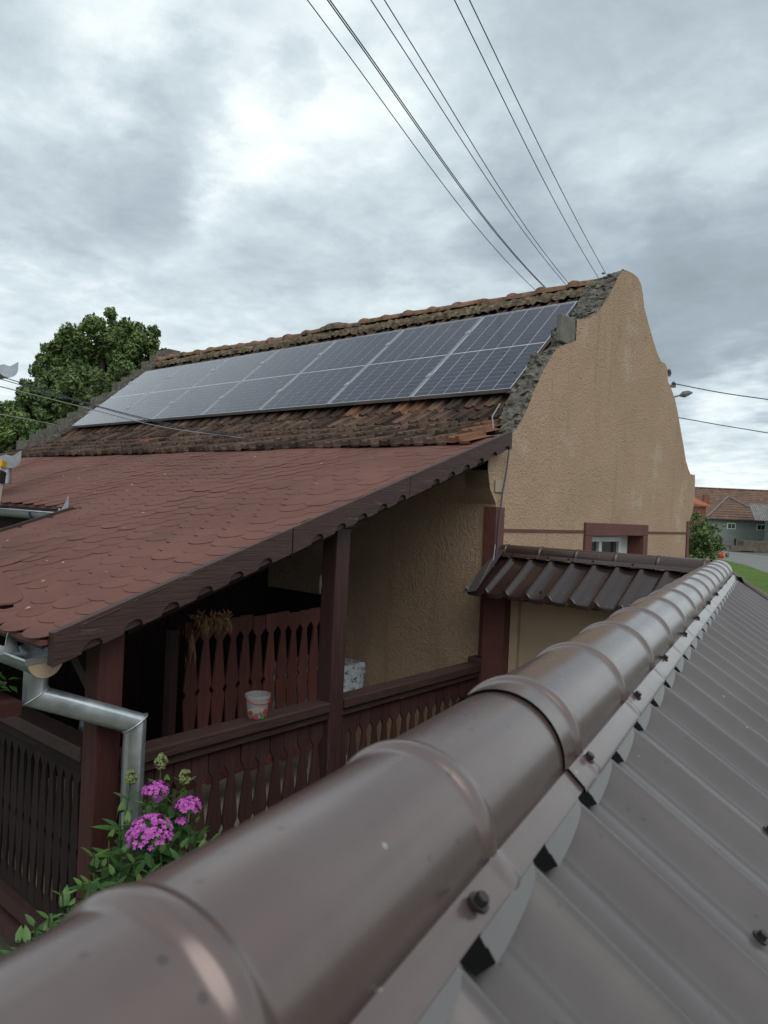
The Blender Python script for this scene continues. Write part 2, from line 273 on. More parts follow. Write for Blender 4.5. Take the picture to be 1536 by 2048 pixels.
# ------------------------------------------------------------------ mesh helpers
class MB:
    def __init__(s): s.v = []; s.f = []
    def add(s, vs_, fs):
        o = len(s.v); s.v += [tuple(p) for p in vs_]; s.f += [tuple(i+o for i in f) for f in fs]; return s
    def box(s, x0, x1, y0, y1, z0, z1):
        p = [(x0, y0, z0), (x1, y0, z0), (x1, y1, z0), (x0, y1, z0), (x0, y0, z1), (x1, y0, z1), (x1, y1, z1), (x0, y1, z1)]
        return s.add(p, [(0, 3, 2, 1), (4, 5, 6, 7), (0, 1, 5, 4), (1, 2, 6, 5), (2, 3, 7, 6), (3, 0, 4, 7)])
    def obox(s, c, a, b, n, ha, hb, hn):
        c = Vector(c); a = Vector(a).normalized()*ha; b = Vector(b).normalized()*hb; n = Vector(n).normalized()*hn
        p = [c-a-b-n, c+a-b-n, c+a+b-n, c-a+b-n, c-a-b+n, c+a-b+n, c+a+b+n, c-a+b+n]
        return s.add(p, [(0, 3, 2, 1), (4, 5, 6, 7), (0, 1, 5, 4), (1, 2, 6, 5), (2, 3, 7, 6), (3, 0, 4, 7)])
    def bar(s, p, q, w, h, up=(0, 0, 1)):
        p = Vector(p); q = Vector(q); d = q-p; sd_ = d.cross(Vector(up)); n = sd_.cross(d)
        return s.obox((p+q)/2, d, sd_, n, d.length/2, w/2, h/2)
    def prism(s, poly, f0, f1):
        """poly: list of 2-D points; f0, f1 map them to the two faces"""
        n = len(poly); a = [f0(*p) for p in poly]; b = [f1(*p) for p in poly]
        return s.add(a+b, [tuple(range(n))[::-1], tuple(range(n, 2*n))]+[(i, (i+1) % n, n+(i+1) % n, n+i) for i in range(n)])
    def tube(s, pts, r, n=8, cap=True, radii=None):
        pts = [Vector(p) for p in pts]; k = len(pts); rings = []
        ref = None
        for i in range(k):
            d0 = (pts[i]-pts[i-1]).normalized() if i else None; d1 = (pts[i+1]-pts[i]).normalized() if i < k-1 else None
            t = ((d0 or d1)+(d1 or d0)).normalized()
            if ref is None:
                ref = t.cross(Vector((0, 0, 1)));
                if ref.length < .1: ref = t.cross(Vector((1, 0, 0)))
                ref.normalize()
            u = (ref - t*ref.dot(t)).normalized(); w = t.cross(u); ref = u
            sc = 1/max(.35, math.sqrt(max(0, (1+(d0.dot(d1) if d0 and d1 else 1))/2)))
            rr = radii[i] if radii else r
            bend = (d1-d0) if (d0 and d1) else Vector((0, 0, 0))
            bd = bend.normalized() if bend.length > 1e-4 else None
            ring = []
            for j in range(n):
                o = u*math.cos(2*math.pi*j/n)*rr+w*math.sin(2*math.pi*j/n)*rr
                if bd is not None: o = o + bd*o.dot(bd)*(sc-1)
                ring.append(pts[i]+o)
            rings.append(ring)
        v = [p for rg in rings for p in rg]
        f = [(i*n+j, i*n+(j+1) % n, (i+1)*n+(j+1) % n, (i+1)*n+j) for i in range(k-1) for j in range(n)]
        if cap: f += [tuple(range(n))[::-1], tuple(range((k-1)*n, k*n))]
        return s.add(v, f)
    def grid(s, rows, close=False):
        m = len(rows); n = len(rows[0]); v = [p for r in rows for p in r]
        f = [(i*n+j, i*n+j+1, (i+1)*n+j+1, (i+1)*n+j) for i in range(m-1) for j in range(n-1)]
        return s.add(v, f)
    def mesh(s, name, smooth=False, autosmooth=None):
        me = bpy.data.meshes.new(name); me.from_pydata(s.v, [], s.f); me.update()
        if smooth or autosmooth:
            me.polygons.foreach_set('use_smooth', [True]*len(me.polygons))
            if autosmooth:
                try: me.set_sharp_from_angle(angle=R_(autosmooth))
                except Exception: pass
        return me
def props(o, label=None, cat=None, group=None, kind=None):
    for k, v in (('label', label), ('category', cat), ('group', group), ('kind', kind)):
        if v: o[k] = v
    return o
def ob(name, me, m, parent=None, smooth=False, autosmooth=None, bevel=0, **k):
    if isinstance(me, MB): me = me.mesh(name, smooth, autosmooth)
    if m is not None and not me.materials: me.materials.append(M[m] if isinstance(m, str) else m)
    o = bpy.data.objects.new(name, me); COL.objects.link(o)
    if parent: o.parent = parent
    if bevel:
        b = o.modifiers.new('bevel', 'BEVEL'); b.width = bevel; b.segments = 2; b.limit_method = 'ANGLE'
    return props(o, **k)
def thing(name, label, cat, loc=(0, 0, 0), group=None, rz=0):
    o = bpy.data.objects.new(name, None); COL.objects.link(o); o.location = loc; o.rotation_euler = (0, 0, rz); o.empty_display_size = .2
    bpy.context.view_layer.update() if False else None
    return props(o, label=label, cat=cat, group=group)
def part(name, me, m, parent, **k):
    """part given in world coordinates under a thing at its base"""
    o = ob(name, me, m, parent, **k)
    loc = parent.location if parent.parent is None else Vector((0, 0, 0))
    p = parent
    inv = Matrix.LocRotScale(p.location, p.rotation_euler, None)
    q = p.parent
    while q: inv = Matrix.LocRotScale(q.location, q.rotation_euler, None) @ p_world_fix(p, inv, q); q = q.parent
    o.matrix_parent_inverse = Matrix.Identity(4)
    o.matrix_basis = WM[p.name].inverted() @ Matrix.Identity(4) if p.name in WM else inv.inverted()
    return o
WM = {}
def part(name, me, m, parent, **k):
    o = ob(name, me, m, parent, **k)
    o.matrix_basis = wm(parent).inverted()
    return o
def wm(o):
    b = o.matrix_basis.copy()
    return wm(o.parent) @ b if o.parent else b
def inst(name, me, parent, mtx, m=None, **k):
    """part sharing mesh data, placed by a world matrix"""
    o = ob(name, me, m, parent, **k); o.matrix_basis = wm(parent).inverted() @ mtx
    return o
def frame(o, ax, ay, az):
    return Matrix(((ax[0], ay[0], az[0], o[0]), (ax[1], ay[1], az[1], o[1]), (ax[2], ay[2], az[2], o[2]), (0, 0, 0, 1)))
def bake(me, mtxs):
    """join many copies of a mesh into one mesh"""
    nv = len(me.vertices); co = np.empty(nv*3); me.vertices.foreach_get('co', co); co = co.reshape(-1, 3)
    polys = [tuple(p.vertices) for p in me.polygons]; b = MB()
    for mt in mtxs:
        a = np.array(mt); w = co@a[:3, :3].T+a[:3, 3]; b.add(w.tolist(), polys)
    return b

# ================================================================== GROUND
g = MB(); g.add([(-900, -900, GZ-.02), (900, -900, GZ-.02), (900, 900, GZ-.02), (-900, 900, GZ-.02)], [(0, 1, 2, 3)])
ob('ground', g, 'earth', kind='structure')
gv = [atZ(px, py, GZ) for px, py in ((1380, 1098), (1440, 1098), (1492, 1130), (1560, 1150), (1700, 1210), (1800, 1500), (1500, 1400), (1380, 1160))]
gm = MB().add([(p.x, p.y, GZ-.014) for p in gv], [tuple(range(len(gv)))]); ob('grass_verge', gm, 'grass', kind='structure')
y = MB(); y.add([(-16, -8, GZ-.012), (3, -8, GZ-.012), (3, 4.4, GZ-.012), (-16, 4.4, GZ-.012)], [(0, 1, 2, 3)])
ob('yard_paving', y, 'yard', kind='structure')
# village road running past the gable
rp = [atZ(px, py, GZ) for px, py in ((1380, 1094), (1536, 1112), (1640, 1124), (1700, 1205), (1536, 1146), (1492, 1130), (1380, 1105))]
r = MB(); r.add([(p.x, p.y, GZ-.008) for p in rp], [tuple(range(len(rp)))])
ob('road', r, 'asphalt', kind='structure')

# ================================================================== HOUSE
def roofz(Y):      # tile roof surface
    return .47+(Y-4.05)*.32 if Y < 5.0 else .77+(Y-5.0)*.872
XG, XI = -2.6, -2.80           # right gable: outer and inner face
XL, XLO = -10.55, -10.95       # left gable inner and outer face
YF, YB = 4.39, 9.0
house = thing('village_house', 'old ochre stucco house with curved gable, clay tile roof and solar panels', 'house', (-6.8, 6.7, GZ))
out = [(4.39, -.0), (4.39, .09), (4.30, .19), (4.262, .32), (4.262, .50), (4.40, .56), (4.468, .614), (4.547, .703), (4.662, .903), (4.70, 1.0), (4.782, 1.11), (4.85, 1.21), (4.927, 1.271), (5.03, 1.33),
       (5.145, 1.374), (5.30, 1.415), (5.44, 1.45), (5.455, 1.60), (5.50, 1.66), (5.578, 1.695), (5.74, 1.74), (5.871, 1.796), (5.98, 1.87), (6.069, 1.969), (6.11, 2.06), (6.164, 2.149), (6.267, 2.268),
       (6.36, 2.33), (6.472, 2.362), (6.62, 2.39), (6.76, 2.405), (6.90, 2.40), (6.99, 2.36), (7.05, 2.27), (7.10, 2.16), (7.249, 2.02), (7.40, 1.89), (7.53, 1.79), (7.656, 1.725), (7.80, 1.725), (7.875, 1.68),
       (7.905, 1.556), (8.02, 1.50), (8.165, 1.40), (8.30, 1.25), (8.427, 1.074), (8.55, .91), (8.661, .749), (8.78, .655), (8.859, .606), (9.037, .608), (9.06, .45), (9.07, .306), (9.0, .15), (8.9, .06), (8.87, -.0)]
_f = [atX(px, py, XG) for px, py in ((1010, 880), (1024, 868), (1033, 858), (1041, 845), (1051, 825), (1061, 801), (1069, 780), (1078, 760), (1086, 743), (1095, 727), (1101, 716), (1107, 706), (1113, 699), (1120, 694), (1135, 688), (1152, 682), (1153, 660), (1154, 640), (1165, 639), (1178, 636), (1190, 631), (1198, 622), (1206, 611), (1215, 597), (1223, 582), (1230, 567), (1236, 555), (1243, 543))]
out = [q for q in out if q[0] < 4.41 and q[1] < .57] + [(p.y, p.z) for p in _f] + [q for q in out if q[0] > 6.55]
Z0 = -.133; WY0, WY1, WZ0 = 6.03, 7.31, -1.30
gb = MB()
top = [(4.39, Z0)]+out+[(8.87, Z0), (WY1, Z0), (WY0, Z0)]
n = len(top)
gb.add([(XG, a, b) for a, b in top], [tuple(range(n))])
for (a, b, c, d) in ((4.39, WY0, GZ, Z0), (WY1, 8.87, GZ, Z0), (WY0, WY1, GZ, WZ0)):
    gb.add([(XG, a, c), (XG, b, c), (XG, b, d), (XG, a, d)], [(0, 1, 2, 3)])
# thickness of the gable and window reveals
rim = [(4.39, GZ), (4.39, Z0)]+out+[(8.87, Z0), (8.87, GZ)]
capstart = 8
for i in range(len(rim)-1):
    (a, b), (c, d) = rim[i], rim[i+1]
    if 4.50 < a < 6.55 and b > .6: continue        # the broken mortar edge covers this stretch
    gb.add([(XG, a, b), (XG, c, d), (XI, c, d), (XI, a, b)], [(0, 1, 2, 3)])
gb.add([(XI, a, b) for a, b in [(4.39, Z0)]+[(a+(.09 if 4.4 < a < 6.6 else 0), b-.07 if 4.4 < a < 6.66 else b) for a, b in out]+[(8.87, Z0), (8.87, GZ), (4.39, GZ)]], [tuple(range(len(out)+4))])
part('gable_wall', gb, 'stucco', house)
wr = MB()
for a, b, c, d in (((WY0, Z0), (WY1, Z0), 0, 0), ((WY1, Z0), (WY1, WZ0), 0, 0), ((WY1, WZ0), (WY0, WZ0), 0, 0), ((WY0, WZ0), (WY0, Z0), 0, 0)):
    wr.add([(XG, a[0], a[1]), (XG, b[0], b[1]), (XG-.16, b[0], b[1]), (XG-.16, a[0], a[1])], [(0, 1, 2, 3)])
part('window_reveal', wr, 'redpaint', house)
# rough mortar edge between the stucco and the roof
def roofz(Y):      # tile roof surface
    return .455+(Y-4.2)*.456 if Y < 5.0 else .82+(Y-5.0)*.863
cap = MB(); rows = []
oc = [p for p in out if 4.50 <= p[0] <= 6.62]
dense = []
for i in range(len(oc)-1):
    for k in range(4): dense.append((oc[i][0]+(oc[i+1][0]-oc[i][0])*k/4, oc[i][1]+(oc[i+1][1]-oc[i][1])*k/4))
dense.append(oc[-1])
for a, b in dense:
    row = []
    for k, u in enumerate((0, .06, .2, .35, .5, .65, .8, .92, 1.0)):
        j = 0 if k == 0 else 1
        row.append((XG-u*(.24+.015*math.sin(a*17)+(.10 if a > 5.9 else 0)), a+(rng.normal(0, .012)*j)+.03*u, b+(.008 if k == 1 else 0)-.05*u**2+rng.normal(0, .008)*j))
    rows.append(row)
cap.grid(rows); part('mortar_edge', cap, 'concrete', house)
# square block standing at the step of the gable
bl = MB().box(XG-.06, XG-.008, 5.31, 5.57, 1.44, 1.672); part('concrete_block', bl, 'block', house, bevel=.012)
# loose stones in the broken edge
st = MB().obox((0, 0, 0), (1, 0, 0), (0, 1, .2), (0, -.2, 1), .5, .5, .5)
st.v = [(x*(1+.25*math.sin(i*2.1)), yy*(1+.2*math.cos(i*1.3)), z*(1+.2*math.sin(i))) for i, (x, yy, z) in enumerate(st.v)]
stm = st.mesh('stone')
for a, b in [(4.55, .72), (4.68, .95), (4.80, 1.13), (4.95, 1.28), (5.55, 1.70), (5.68, 1.74), (5.8, 1.79), (5.93, 1.86), (6.02, 1.95), (6.08, 2.05), (6.15, 2.14), (6.25, 2.25), (6.35, 2.31), (6.45, 2.35), (6.2, 2.12), (6.3, 2.2), (5.9, 1.78), (6.1, 1.93)]:
    for q in range(1):
        s_ = rng.uniform(.015, .035); o = Vector((XG-rng.uniform(.03, .17), a+rng.uniform(-.02, .05), b-rng.uniform(.0, .03)))
        inst('stone', stm, house, Matrix.LocRotScale(o, Matrix.Rotation(rng.uniform(0, 3), 3, 'Z').to_quaternion(), Vector((s_, s_*1.5, s_*.6))), 'concrete')
# front and back walls, cornice
fw = MB().box(XLO+.05, XI, YF, YF+.25, GZ, .42); part('front_wall', fw, 'stucco', house); part('back_wall', MB().box(XLO+.05, XI, YB-.3, YB-.13, GZ, .42), 'stucco', house)
corn = MB(); cp = [(4.389, .085), (4.30, .19), (4.262, .32), (4.262, .45), (4.386, .45)]
corn.prism(cp, lambda a, b: (XLO+.05, a, b), lambda a, b: (XG-.003, a, b)); part('cornice', corn, 'stucco', house)
# red corner pilasters, band and window surround
pi = MB().box(XG-.085, XG+.012, YF-.014, YF+.105, GZ, .065); part('corner_pilaster', pi, 'redpaint', house)
pi = MB().box(XG+.002, XG+.012, 8.79, 8.885, GZ, .045); part('corner_pilaster', pi, 'redpaint', house)
bd = MB().box(XG+.001, XG+.006, YF+.107, 5.885, -.112, -.088); part('painted_band', bd, 'redpaint', house)
bd = MB().box(XG+.001, XG+.006, 7.455, 8.788, -.112, -.088); part('painted_band', bd, 'redpaint', house)
ws = MB()
ws.box(XG+.001, XG+.022, 5.89, 7.445, -.133, -.02); ws.box(XG+.001, XG+.022, 5.89, 6.03, -1.4, -.134); ws.box(XG+.001, XG+.022, 7.31, 7.445, -1.4, -.134)
ws.box(XG+.001, XG+.022, 6.031, 7.309, -1.4, -1.30)
part('window_surround', ws, 'redpaint', house, bevel=.004)
wf = MB(); fx = XG-.13
for a, b, c, d in ((6.03, 7.09, -.20, -.15), (6.03, 7.09, -1.29, -1.23), (6.03, 6.09, -1.23, -.20), (7.03, 7.09, -1.23, -.20), (6.53, 6.60, -1.23, -.20), (7.09, 7.31, -1.29, -.135), (6.03, 7.09, -.148, -.135)):
    wf.box(fx-.04, fx+.01 if a != 7.09 else fx-.01, a, b, c, d)
win = part('window', wf, 'white', house, bevel=.006)
for a, b in ((6.09, 6.53), (6.60, 7.03)):
    part('pane', MB().box(fx-.025, fx-.02, a, b, -1.23, -.20), 'glassdark', win)
part('junction_plate', MB().box(XG+.001, XG+.012, 4.355, 4.475, .17, .255), 'plate', house, bevel=.003)
cb = MB().tube([(XG+.02, 4.50, .62), (XG+.03, 4.49, .5), (XG+.035, 4.455, .33), (XG+.028, 4.42, .15), (XG+.025, 4.40, -.05), (XG+.02, 4.385, -.35), (XG+.02, 4.37, -.7), (XG+.015, 4.39, -1.2)], .006, 6)
part('cable', cb, 'wire', house)
cb = MB().tube([(XG+.02, 4.37, -.2), (XG+.025, 4.345, -.32), (XG+.03, 4.36, -.42), (XG+.03, 4.40, -.36)], .004, 5)
part('cable', cb, 'wirelight', house)
cb = MB().tube([(-2.67, 4.50, .82), (-2.70, 4.45, .72), (-2.68, 4.44, .63)], .005, 5); part('cable', cb, 'wirelight', house)
# dark doorway under the porch
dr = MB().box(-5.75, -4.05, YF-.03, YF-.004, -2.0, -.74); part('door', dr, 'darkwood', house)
# back gable
lg = MB(); lo = [(4.39, GZ), (4.39, .45), (4.60, .58), (6.95, 2.45), (7.15, 2.45), (9.0, .5), (8.9, GZ)]
lg.prism(lo, lambda a, b: (XL, a, b), lambda a, b: (XLO, a, b)); part('back_gable_wall', lg, 'concrete', house)
cbm = MB().box(-.2, .2, -.10, .12, -.10, .075).mesh('coping_block')
prof = [(45, 890), (65, 878), (85, 868), (107, 855), (125, 845), (147, 833), (172, 820), (195, 800), (215, 790), (238, 772), (255, 762), (275, 745), (295, 728), (312, 715), (325, 708)]
for i, (px, py) in enumerate(prof):
    p = atX(px, py, -10.75)
    o = inst('coping_block', cbm, house, Matrix.LocRotScale(Vector((-10.75+rng.normal(0, .015), p.y+.10, p.z-.03)), Matrix.Rotation(rng.normal(0, .05), 3, 'Z').to_quaternion(), Vector((1, rng.uniform(.8, 1.15), rng.uniform(1.0, 1.4)))), 'concrete')
# roof deck and back slope
rd = MB(); pr = [(4.07, .46), (5.0, .725), (6.72, 2.235), (8.9, .42)]
for (a, b), (c, d) in zip(pr, pr[1:]):
    rd.add([(XL, a, b), (XI+.01, a, b), (XI+.01, c, d), (XL, c, d)], [(0, 1, 2, 3)])
rd.add([(XI+.01, 4.07, .46), (XG+.0, 4.07, .46), (XG+.0, 4.47, .57), (XI+.01, 4.47, .57)], [(0, 1, 2, 3)])
part('roof_deck', rd, 'deck', house)
bs = MB(); nx = 80
rows = [[(XL+(XI-XL)*k/(nx*2), 6.75, 2.33+.02*(k % 2)) for k in range(nx*2+1)], [(XL+(XI-XL)*k/(nx*2), 8.98, .46+.02*(k % 2)) for k in range(nx*2+1)]]
bs.grid(rows); part('back_slope_tiles', bs, 'tile', house, kind='stuff')
# ---- clay tiles, each its own object where they show
W_, TL, EXP = .2, .345, .285
secs = [(0, .0), (.005, .036), (.028, .040), (.036, .029), (.082, .028), (.090, .041), (.112, .040), (.120, .006), (.158, .003), (.198, .004)]
tm = MB(); rows = []
for v_, dz in ((0, -.020), (0, 0), (.5, -.001), (1, -.004)):
    rows.append([(a, v_*TL, max(h+dz, -.016) if dz > -.01 else -.016+h*.35) for a, h in secs])
tm.grid(rows)
tilemesh = tm.mesh('tile'); tilemesh.materials.append(M['tile'])
tilenew = tilemesh.copy(); tilenew.materials.clear(); tilenew.materials.append(M['tile_new'])
def prof_p(s):
    k1 = math.hypot(.95, .30)
    if s < k1: return (4.05+.95*s/k1, .478+.30*s/k1)
    q = s-k1; d = Vector((0, 1, .872)).normalized(); return (5.0+d.y*q, .778+d.z*q)
def prof_pt(s):
    a = prof_p(s); b = prof_p(s+TL*.9); return (a[0], a[1], Vector((0, b[0]-a[0], b[1]-a[1])).normalized())
pb = []; hid = []
nrow = 11; ncol = 40
for r_ in range(nrow):
    s = r_*EXP
    Y, Z, d = prof_pt(s)
    if Y > 6.66: continue
    x1 = XG-.02 if r_ == 0 else (XG-.10 if r_ == 1 else XI+.02)
    for c in range(ncol+2):
        x = x1-W_*(c+1)-(.1 if 0 else 0)
        if x < XL-.05: continue
        yy, zz, _ = Y, Z, d
        tilt = Vector((0, d.y, d.z-.075)).normalized()
        ax = Vector((1, 0, rng.normal(0, .006))).normalized()
        rx = rng.normal(0, .012)
        ay = (tilt+Vector((rx, 0, 0))).normalized(); az = ax.cross(ay)
        mt = frame((x+rng.normal(0, .003), yy+rng.normal(0, .007), zz+.018+rng.normal(0, .003)), ax, ay, az)
        vis = (Y < 5.15) or (Y > 6.33) or (x > -3.2)
        (pb if vis else hid).append((r_, c, mt))
pb.sort(key=lambda t: (t[2].translation.length))
for i, (r_, c, mt) in enumerate(pb):
    if i < 298:
        new = rng.random() < (.06 if mt.translation.x > -5 else .01) or (r_ == 0 and c == 0)
        inst('tile', tilenew if new else tilemesh, house, mt)
    else: hid.append((r_, c, mt))
tj = bake(tilemesh, [h[2] for h in hid]); part('covered_tiles', tj, 'tile', house, kind='stuff')
# ridge bedding mortar and ridge tiles
mo = MB(); rows = []
for i in range(240):
    x = XL+(XI+.12-XL)*i/239
    rows.append([(x, 6.70-.15+rng.normal(0, .012), 2.20+rng.normal(0, .012)), (x, 6.70-.13+rng.normal(0, .010), 2.255+rng.normal(0, .012)), (x, 6.70-.075+rng.normal(0, .01), 2.31+rng.normal(0, .008)), (x, 6.75, 2.345), (x, 6.9, 2.25)])
mo.grid(rows); part('ridge_mortar', mo, 'mortar', house)
rt = MB(); rows = []
for v_, rr in ((0, .100), (.035, .108), (.07, .100), (.1, .085), (.36, .078)):
    rows.append([(v_, -math.cos(t)*rr, math.sin(t)*rr*.85) for t in np.linspace(0, math.pi, 9)])
rt.grid(rows)
rtm = rt.mesh('ridge_tile', autosmooth=50)
nR = 22; step = (XI-.02-XL)/nR
for i in range(nR):
    x = XL-.05+step*i
    rz = rng.normal(0, .02)
    m_ = Matrix.LocRotScale(Vector((x, 6.72+rng.normal(0, .008), 2.325+rng.normal(0, .006)+.01*math.sin(i*.6))), Matrix.Rotation(rz, 3, 'Z').to_quaternion() @ Matrix.Rotation(rng.normal(0, .015), 3, 'Y').to_quaternion(), Vector((step/.335, 1, 1)))
    inst('ridge_tile', rtm, house, m_, 'ridge_tile')
lump = MB(); rows = []
for i in range(9):
    x = -6.75+i*.06; rr = .105*math.sin(math.pi*(i+.6)/9.2)**.5
    rows.append([(x, 6.70-math.cos(t)*rr, 2.33+math.sin(t)*rr*(1.05)+rng.normal(0, .004)) for t in np.linspace(0, math.pi, 9)])
lump.grid(rows); part('mortar_lump', lump, 'mortar', house, smooth=True)

# ================================================================== SOLAR PANELS
PS = R_(40.823); PH, PW, PP = 1.575, 1.043, 1.058
pu = Vector((0, math.cos(PS), math.sin(PS))); pn = Vector((0, -math.sin(PS), math.cos(PS))); P0 = Vector((-2.959, 5.145, 1.058))
fm = MB(); T = .035; B_ = .008
for a, b, c, d in ((-PW, 0, 0, B_), (-PW, 0, PH-B_, PH), (-PW, -PW+B_, B_, PH-B_), (-B_, 0, B_, PH-B_)):
    fm.box(a, b, c, d, -T, 0)
framem = fm.mesh('frame'); framem.materials.append(M['alu'])
bk = MB().box(-PW+B_, -B_, B_, PH-B_, -.012, -.008); bkm = bk.mesh('backsheet'); bkm.materials.append(M['backsheet'])
gl = MB().box(-PW+B_, -B_, B_, PH-B_, -.0045, -.002); glm = gl.mesh('glass'); glm.materials.append(M['solarglass'])
cw = (PW-2*B_-.016)/6; chh = (PH-2*B_-.016-.012)/20
cm = MB().box(.0042, cw-.0042, .0036, chh-.0036, -.008, -.0055).mesh('cell'); cm.materials.append(M['cell'])
ords = ['closest to the near gable', 'second from the near gable', 'third from the near gable', 'in the middle of the row', 'third from the far gable', 'second from the far gable', 'farthest, beside the stepped gable']
for i in range(7):
    o3 = P0+Vector((-PP*i, 0, 0))
    p = thing('solar_panel', 'silver framed solar panel '+ords[i], 'solar panel', o3, group='solar panels in a row on the tiled roof')
    mt = frame(o3, (1, 0, 0), pu, pn)
    for nm, me in (('frame', framem), ('backsheet', bkm), ('glass', glm)): inst(nm, me, p, mt)
    for a in range(6):
        for b in range(20):
            u = -PW+B_+.008+a*cw; v = B_+.008+b*chh+(.012 if b >= 10 else 0)
            inst('cell', cm, p, mt @ Matrix.Translation((u, v, 0)))
    # clear strip of silver in the middle is the backsheet itself
clm = MB().box(-.022, .022, -.03, .03, -.03, .006).box(-.009, .009, -.009, .009, .006, .014).mesh('clamp'); clm.materials.append(M['alu'])
for k, (v, lab) in enumerate(((.38, 'lower aluminium mounting rail with clamps under the solar panels'), (1.22, 'upper aluminium mounting rail with its end poking out past the panels'))):
    t_ = thing('mounting_rail', lab, 'rail', P0+pu*v-pn*.055, group='rails under the solar panels')
    a = P0+pu*v-pn*.055+Vector((.12 if k else .03, 0, 0)); b = P0+pu*v-pn*.055+Vector((-7*PP-.05, 0, 0))
    part('bar', MB().bar(a, b, .04, .036, up=pn), 'alu', t_)
    for i in range(8):
        inst('clamp', clm, t_, frame(P0+pu*v+Vector((-PP*i+.0075 if i else .012, 0, 0)), (1, 0, 0), pu, pn))

# ================================================================== PORCH
XR0, XR1 = -4.85, -2.50     # wing roof from left to right rake
XS = -10.4                  # end of the short eave strip
SL = .3417
def pz(Y): return -.49538+SL*(Y-1.2349)
porch = thing('porch', 'dark wooden porch with red scalloped shingle roof and carved rake boards', 'porch', (-3.7, 2.9, GZ))
YE = 1.17; YS = 2.47
dk = MB()
dk.prism([(YE+.03, pz(YE+.03)-.012), (4.388, pz(4.388)-.012), (4.388, pz(4.388)-.045), (YE+.03, pz(YE+.03)-.045)], lambda a, b: (XR0, a, b), lambda a, b: (XR1-.06, a, b))
dk.prism([(YS+.03, pz(YS+.03)-.012), (4.388, pz(4.388)-.012), (4.388, pz(4.388)-.045), (YS+.03, pz(YS+.03)-.045)], lambda a, b: (XS, a, b), lambda a, b: (XR0-.001, a, b))
part('roof_boarding', dk, 'deck', porch)
TW, EX = .185, .106
sm = MB(); up3 = Vector((0, 1, SL)).normalized(); nn = Vector((0, -SL, 1)).normalized()
# tab outline (x across, y up-slope), rounded foot
prof_ = []
for k in range(9):
    t = math.pi*k/8; prof_.append((-math.cos(t)*(TW/2-.0012), -.0+.072*(1-math.sin(t)**.9)))
tb = [(x, yv, 0) for x, yv in prof_]+[(TW/2-.0012, .21, 0), (-TW/2+.0012, .21, 0)]
sm = MB(); n = len(tb)
def lift(yv): return .0052-.016*yv
sm.add([(x, yv, lift(yv)) for x, yv, _ in tb]+[(x, yv, lift(yv)-.0036) for x, yv, _ in tb[:9]], [tuple(range(n))]+[(i+1, i, n+i, n+i+1) for i in range(8)])
shm = sm.mesh('shingle'); shm.materials.append(M['shingle'])
shs = []
nr = int((4.30-YE)/(EX*1/math.sqrt(1+SL*SL)))+1
for r_ in range(nr):
    Yr = YE-.005+r_*EX/math.sqrt(1+SL*SL)*1.0
    if Yr > 4.16: break
    off = (r_ % 2)*TW/2
    x = XR1-.03-TW/2+off-.0
    while x > XS:
        if x < XR1-.02 and (x-TW/2 > XR0-.03 or Yr > YS-.02):
            sag = .006*math.sin(x*1.3+Yr*2)+.004*math.sin(x*4.1)
            xx = min(x, XR1-TW/2+.004)
            o = Vector((xx+rng.normal(0, .0012), Yr+rng.normal(0, .0014)+.004*math.sin(x*2.2), pz(Yr)+.001+sag+abs(rng.normal(0, .0012))))
            ay = (up3+Vector((rng.normal(0, .006), 0, 0))).normalized(); ax = Vector((1, 0, rng.normal(0, .006))).normalized()
            shs.append(frame(o, ax, ay, ax.cross(ay).normalized()))
        x -= TW
shs.sort(key=lambda m_: m_.translation.length)
for i, mt in enumerate(shs[:299]): inst('shingle', shm, porch, mt)
part('farther_shingles', bake(shm, shs[299:]), 'shingle', porch, kind='stuff')
# first-course strip below the tabs so that no gap opens at the eave
es = MB().box(XR0, XR1-.05, YE+.02, YE+.05, pz(YE)-.02, pz(YE)+.0); es.box(XS, XR0-.002, YS+.02, YS+.05, pz(YS)-.02, pz(YS)); part('eave_strip', es, 'shingle', porch)
lt = MB()
for i in range(70):
    x = rng.uniform(-8, -2.7); Yl = rng.uniform(1.3, 4.0) if x > -4.8 else rng.uniform(2.6, 4.0)
    c = Vector((x, Yl, pz(Yl)+.014)); a = rng.uniform(0, 6); s_ = rng.uniform(.004, .013); u = Vector((math.cos(a), math.sin(a), SL*math.sin(a))); v = Vector((-math.sin(a), math.cos(a), SL*math.cos(a)))
    lt.add([c-u*s_, c+v*s_*.5+Vector((0, 0, .004)), c+u*s_, c-v*s_*.5], [(0, 1, 2, 3)])
ob('leaf_litter', lt, 'litter', label='pale bits of mortar and dry leaf scattered over the red shingle roof', cat='litter', kind='stuff')
# carved rake boards (three lengths)
def rake(x0, x1, ya, yb, name='rake_board', nick=True, H=.128):
    b = MB(); nseg = []
    y_ = ya; bot = []
    # front layer with half-round notches, back layer straight
    step = .165; k = math.ceil((ya-1.24)/step)
    pts = [(ya, pz(ya)-H+.02)]
    yc = 1.24+.12+step*k
    while yc+.04 < yb:
        if yc-.045 > ya:
            for t in np.linspace(math.pi, 0, 9): pts.append((yc+math.cos(t)*.042, pz(yc+math.cos(t)*.042)-H+.02+math.sin(t)*.036))
        yc += step
    pts += [(yb, pz(yb)-H+.02), (yb, pz(yb)+.016), (ya, pz(ya)+.016)]
    b.prism(pts, lambda a, c: (x1-.014, a, c), lambda a, c: (x1, a, c))
    b.prism([(ya, pz(ya)-H+.022), (yb, pz(yb)-H+.022), (yb, pz(yb)+.013), (ya, pz(ya)+.013)], lambda a, c: (x0, a, c), lambda a, c: (x1-.015, a, c))
    return b
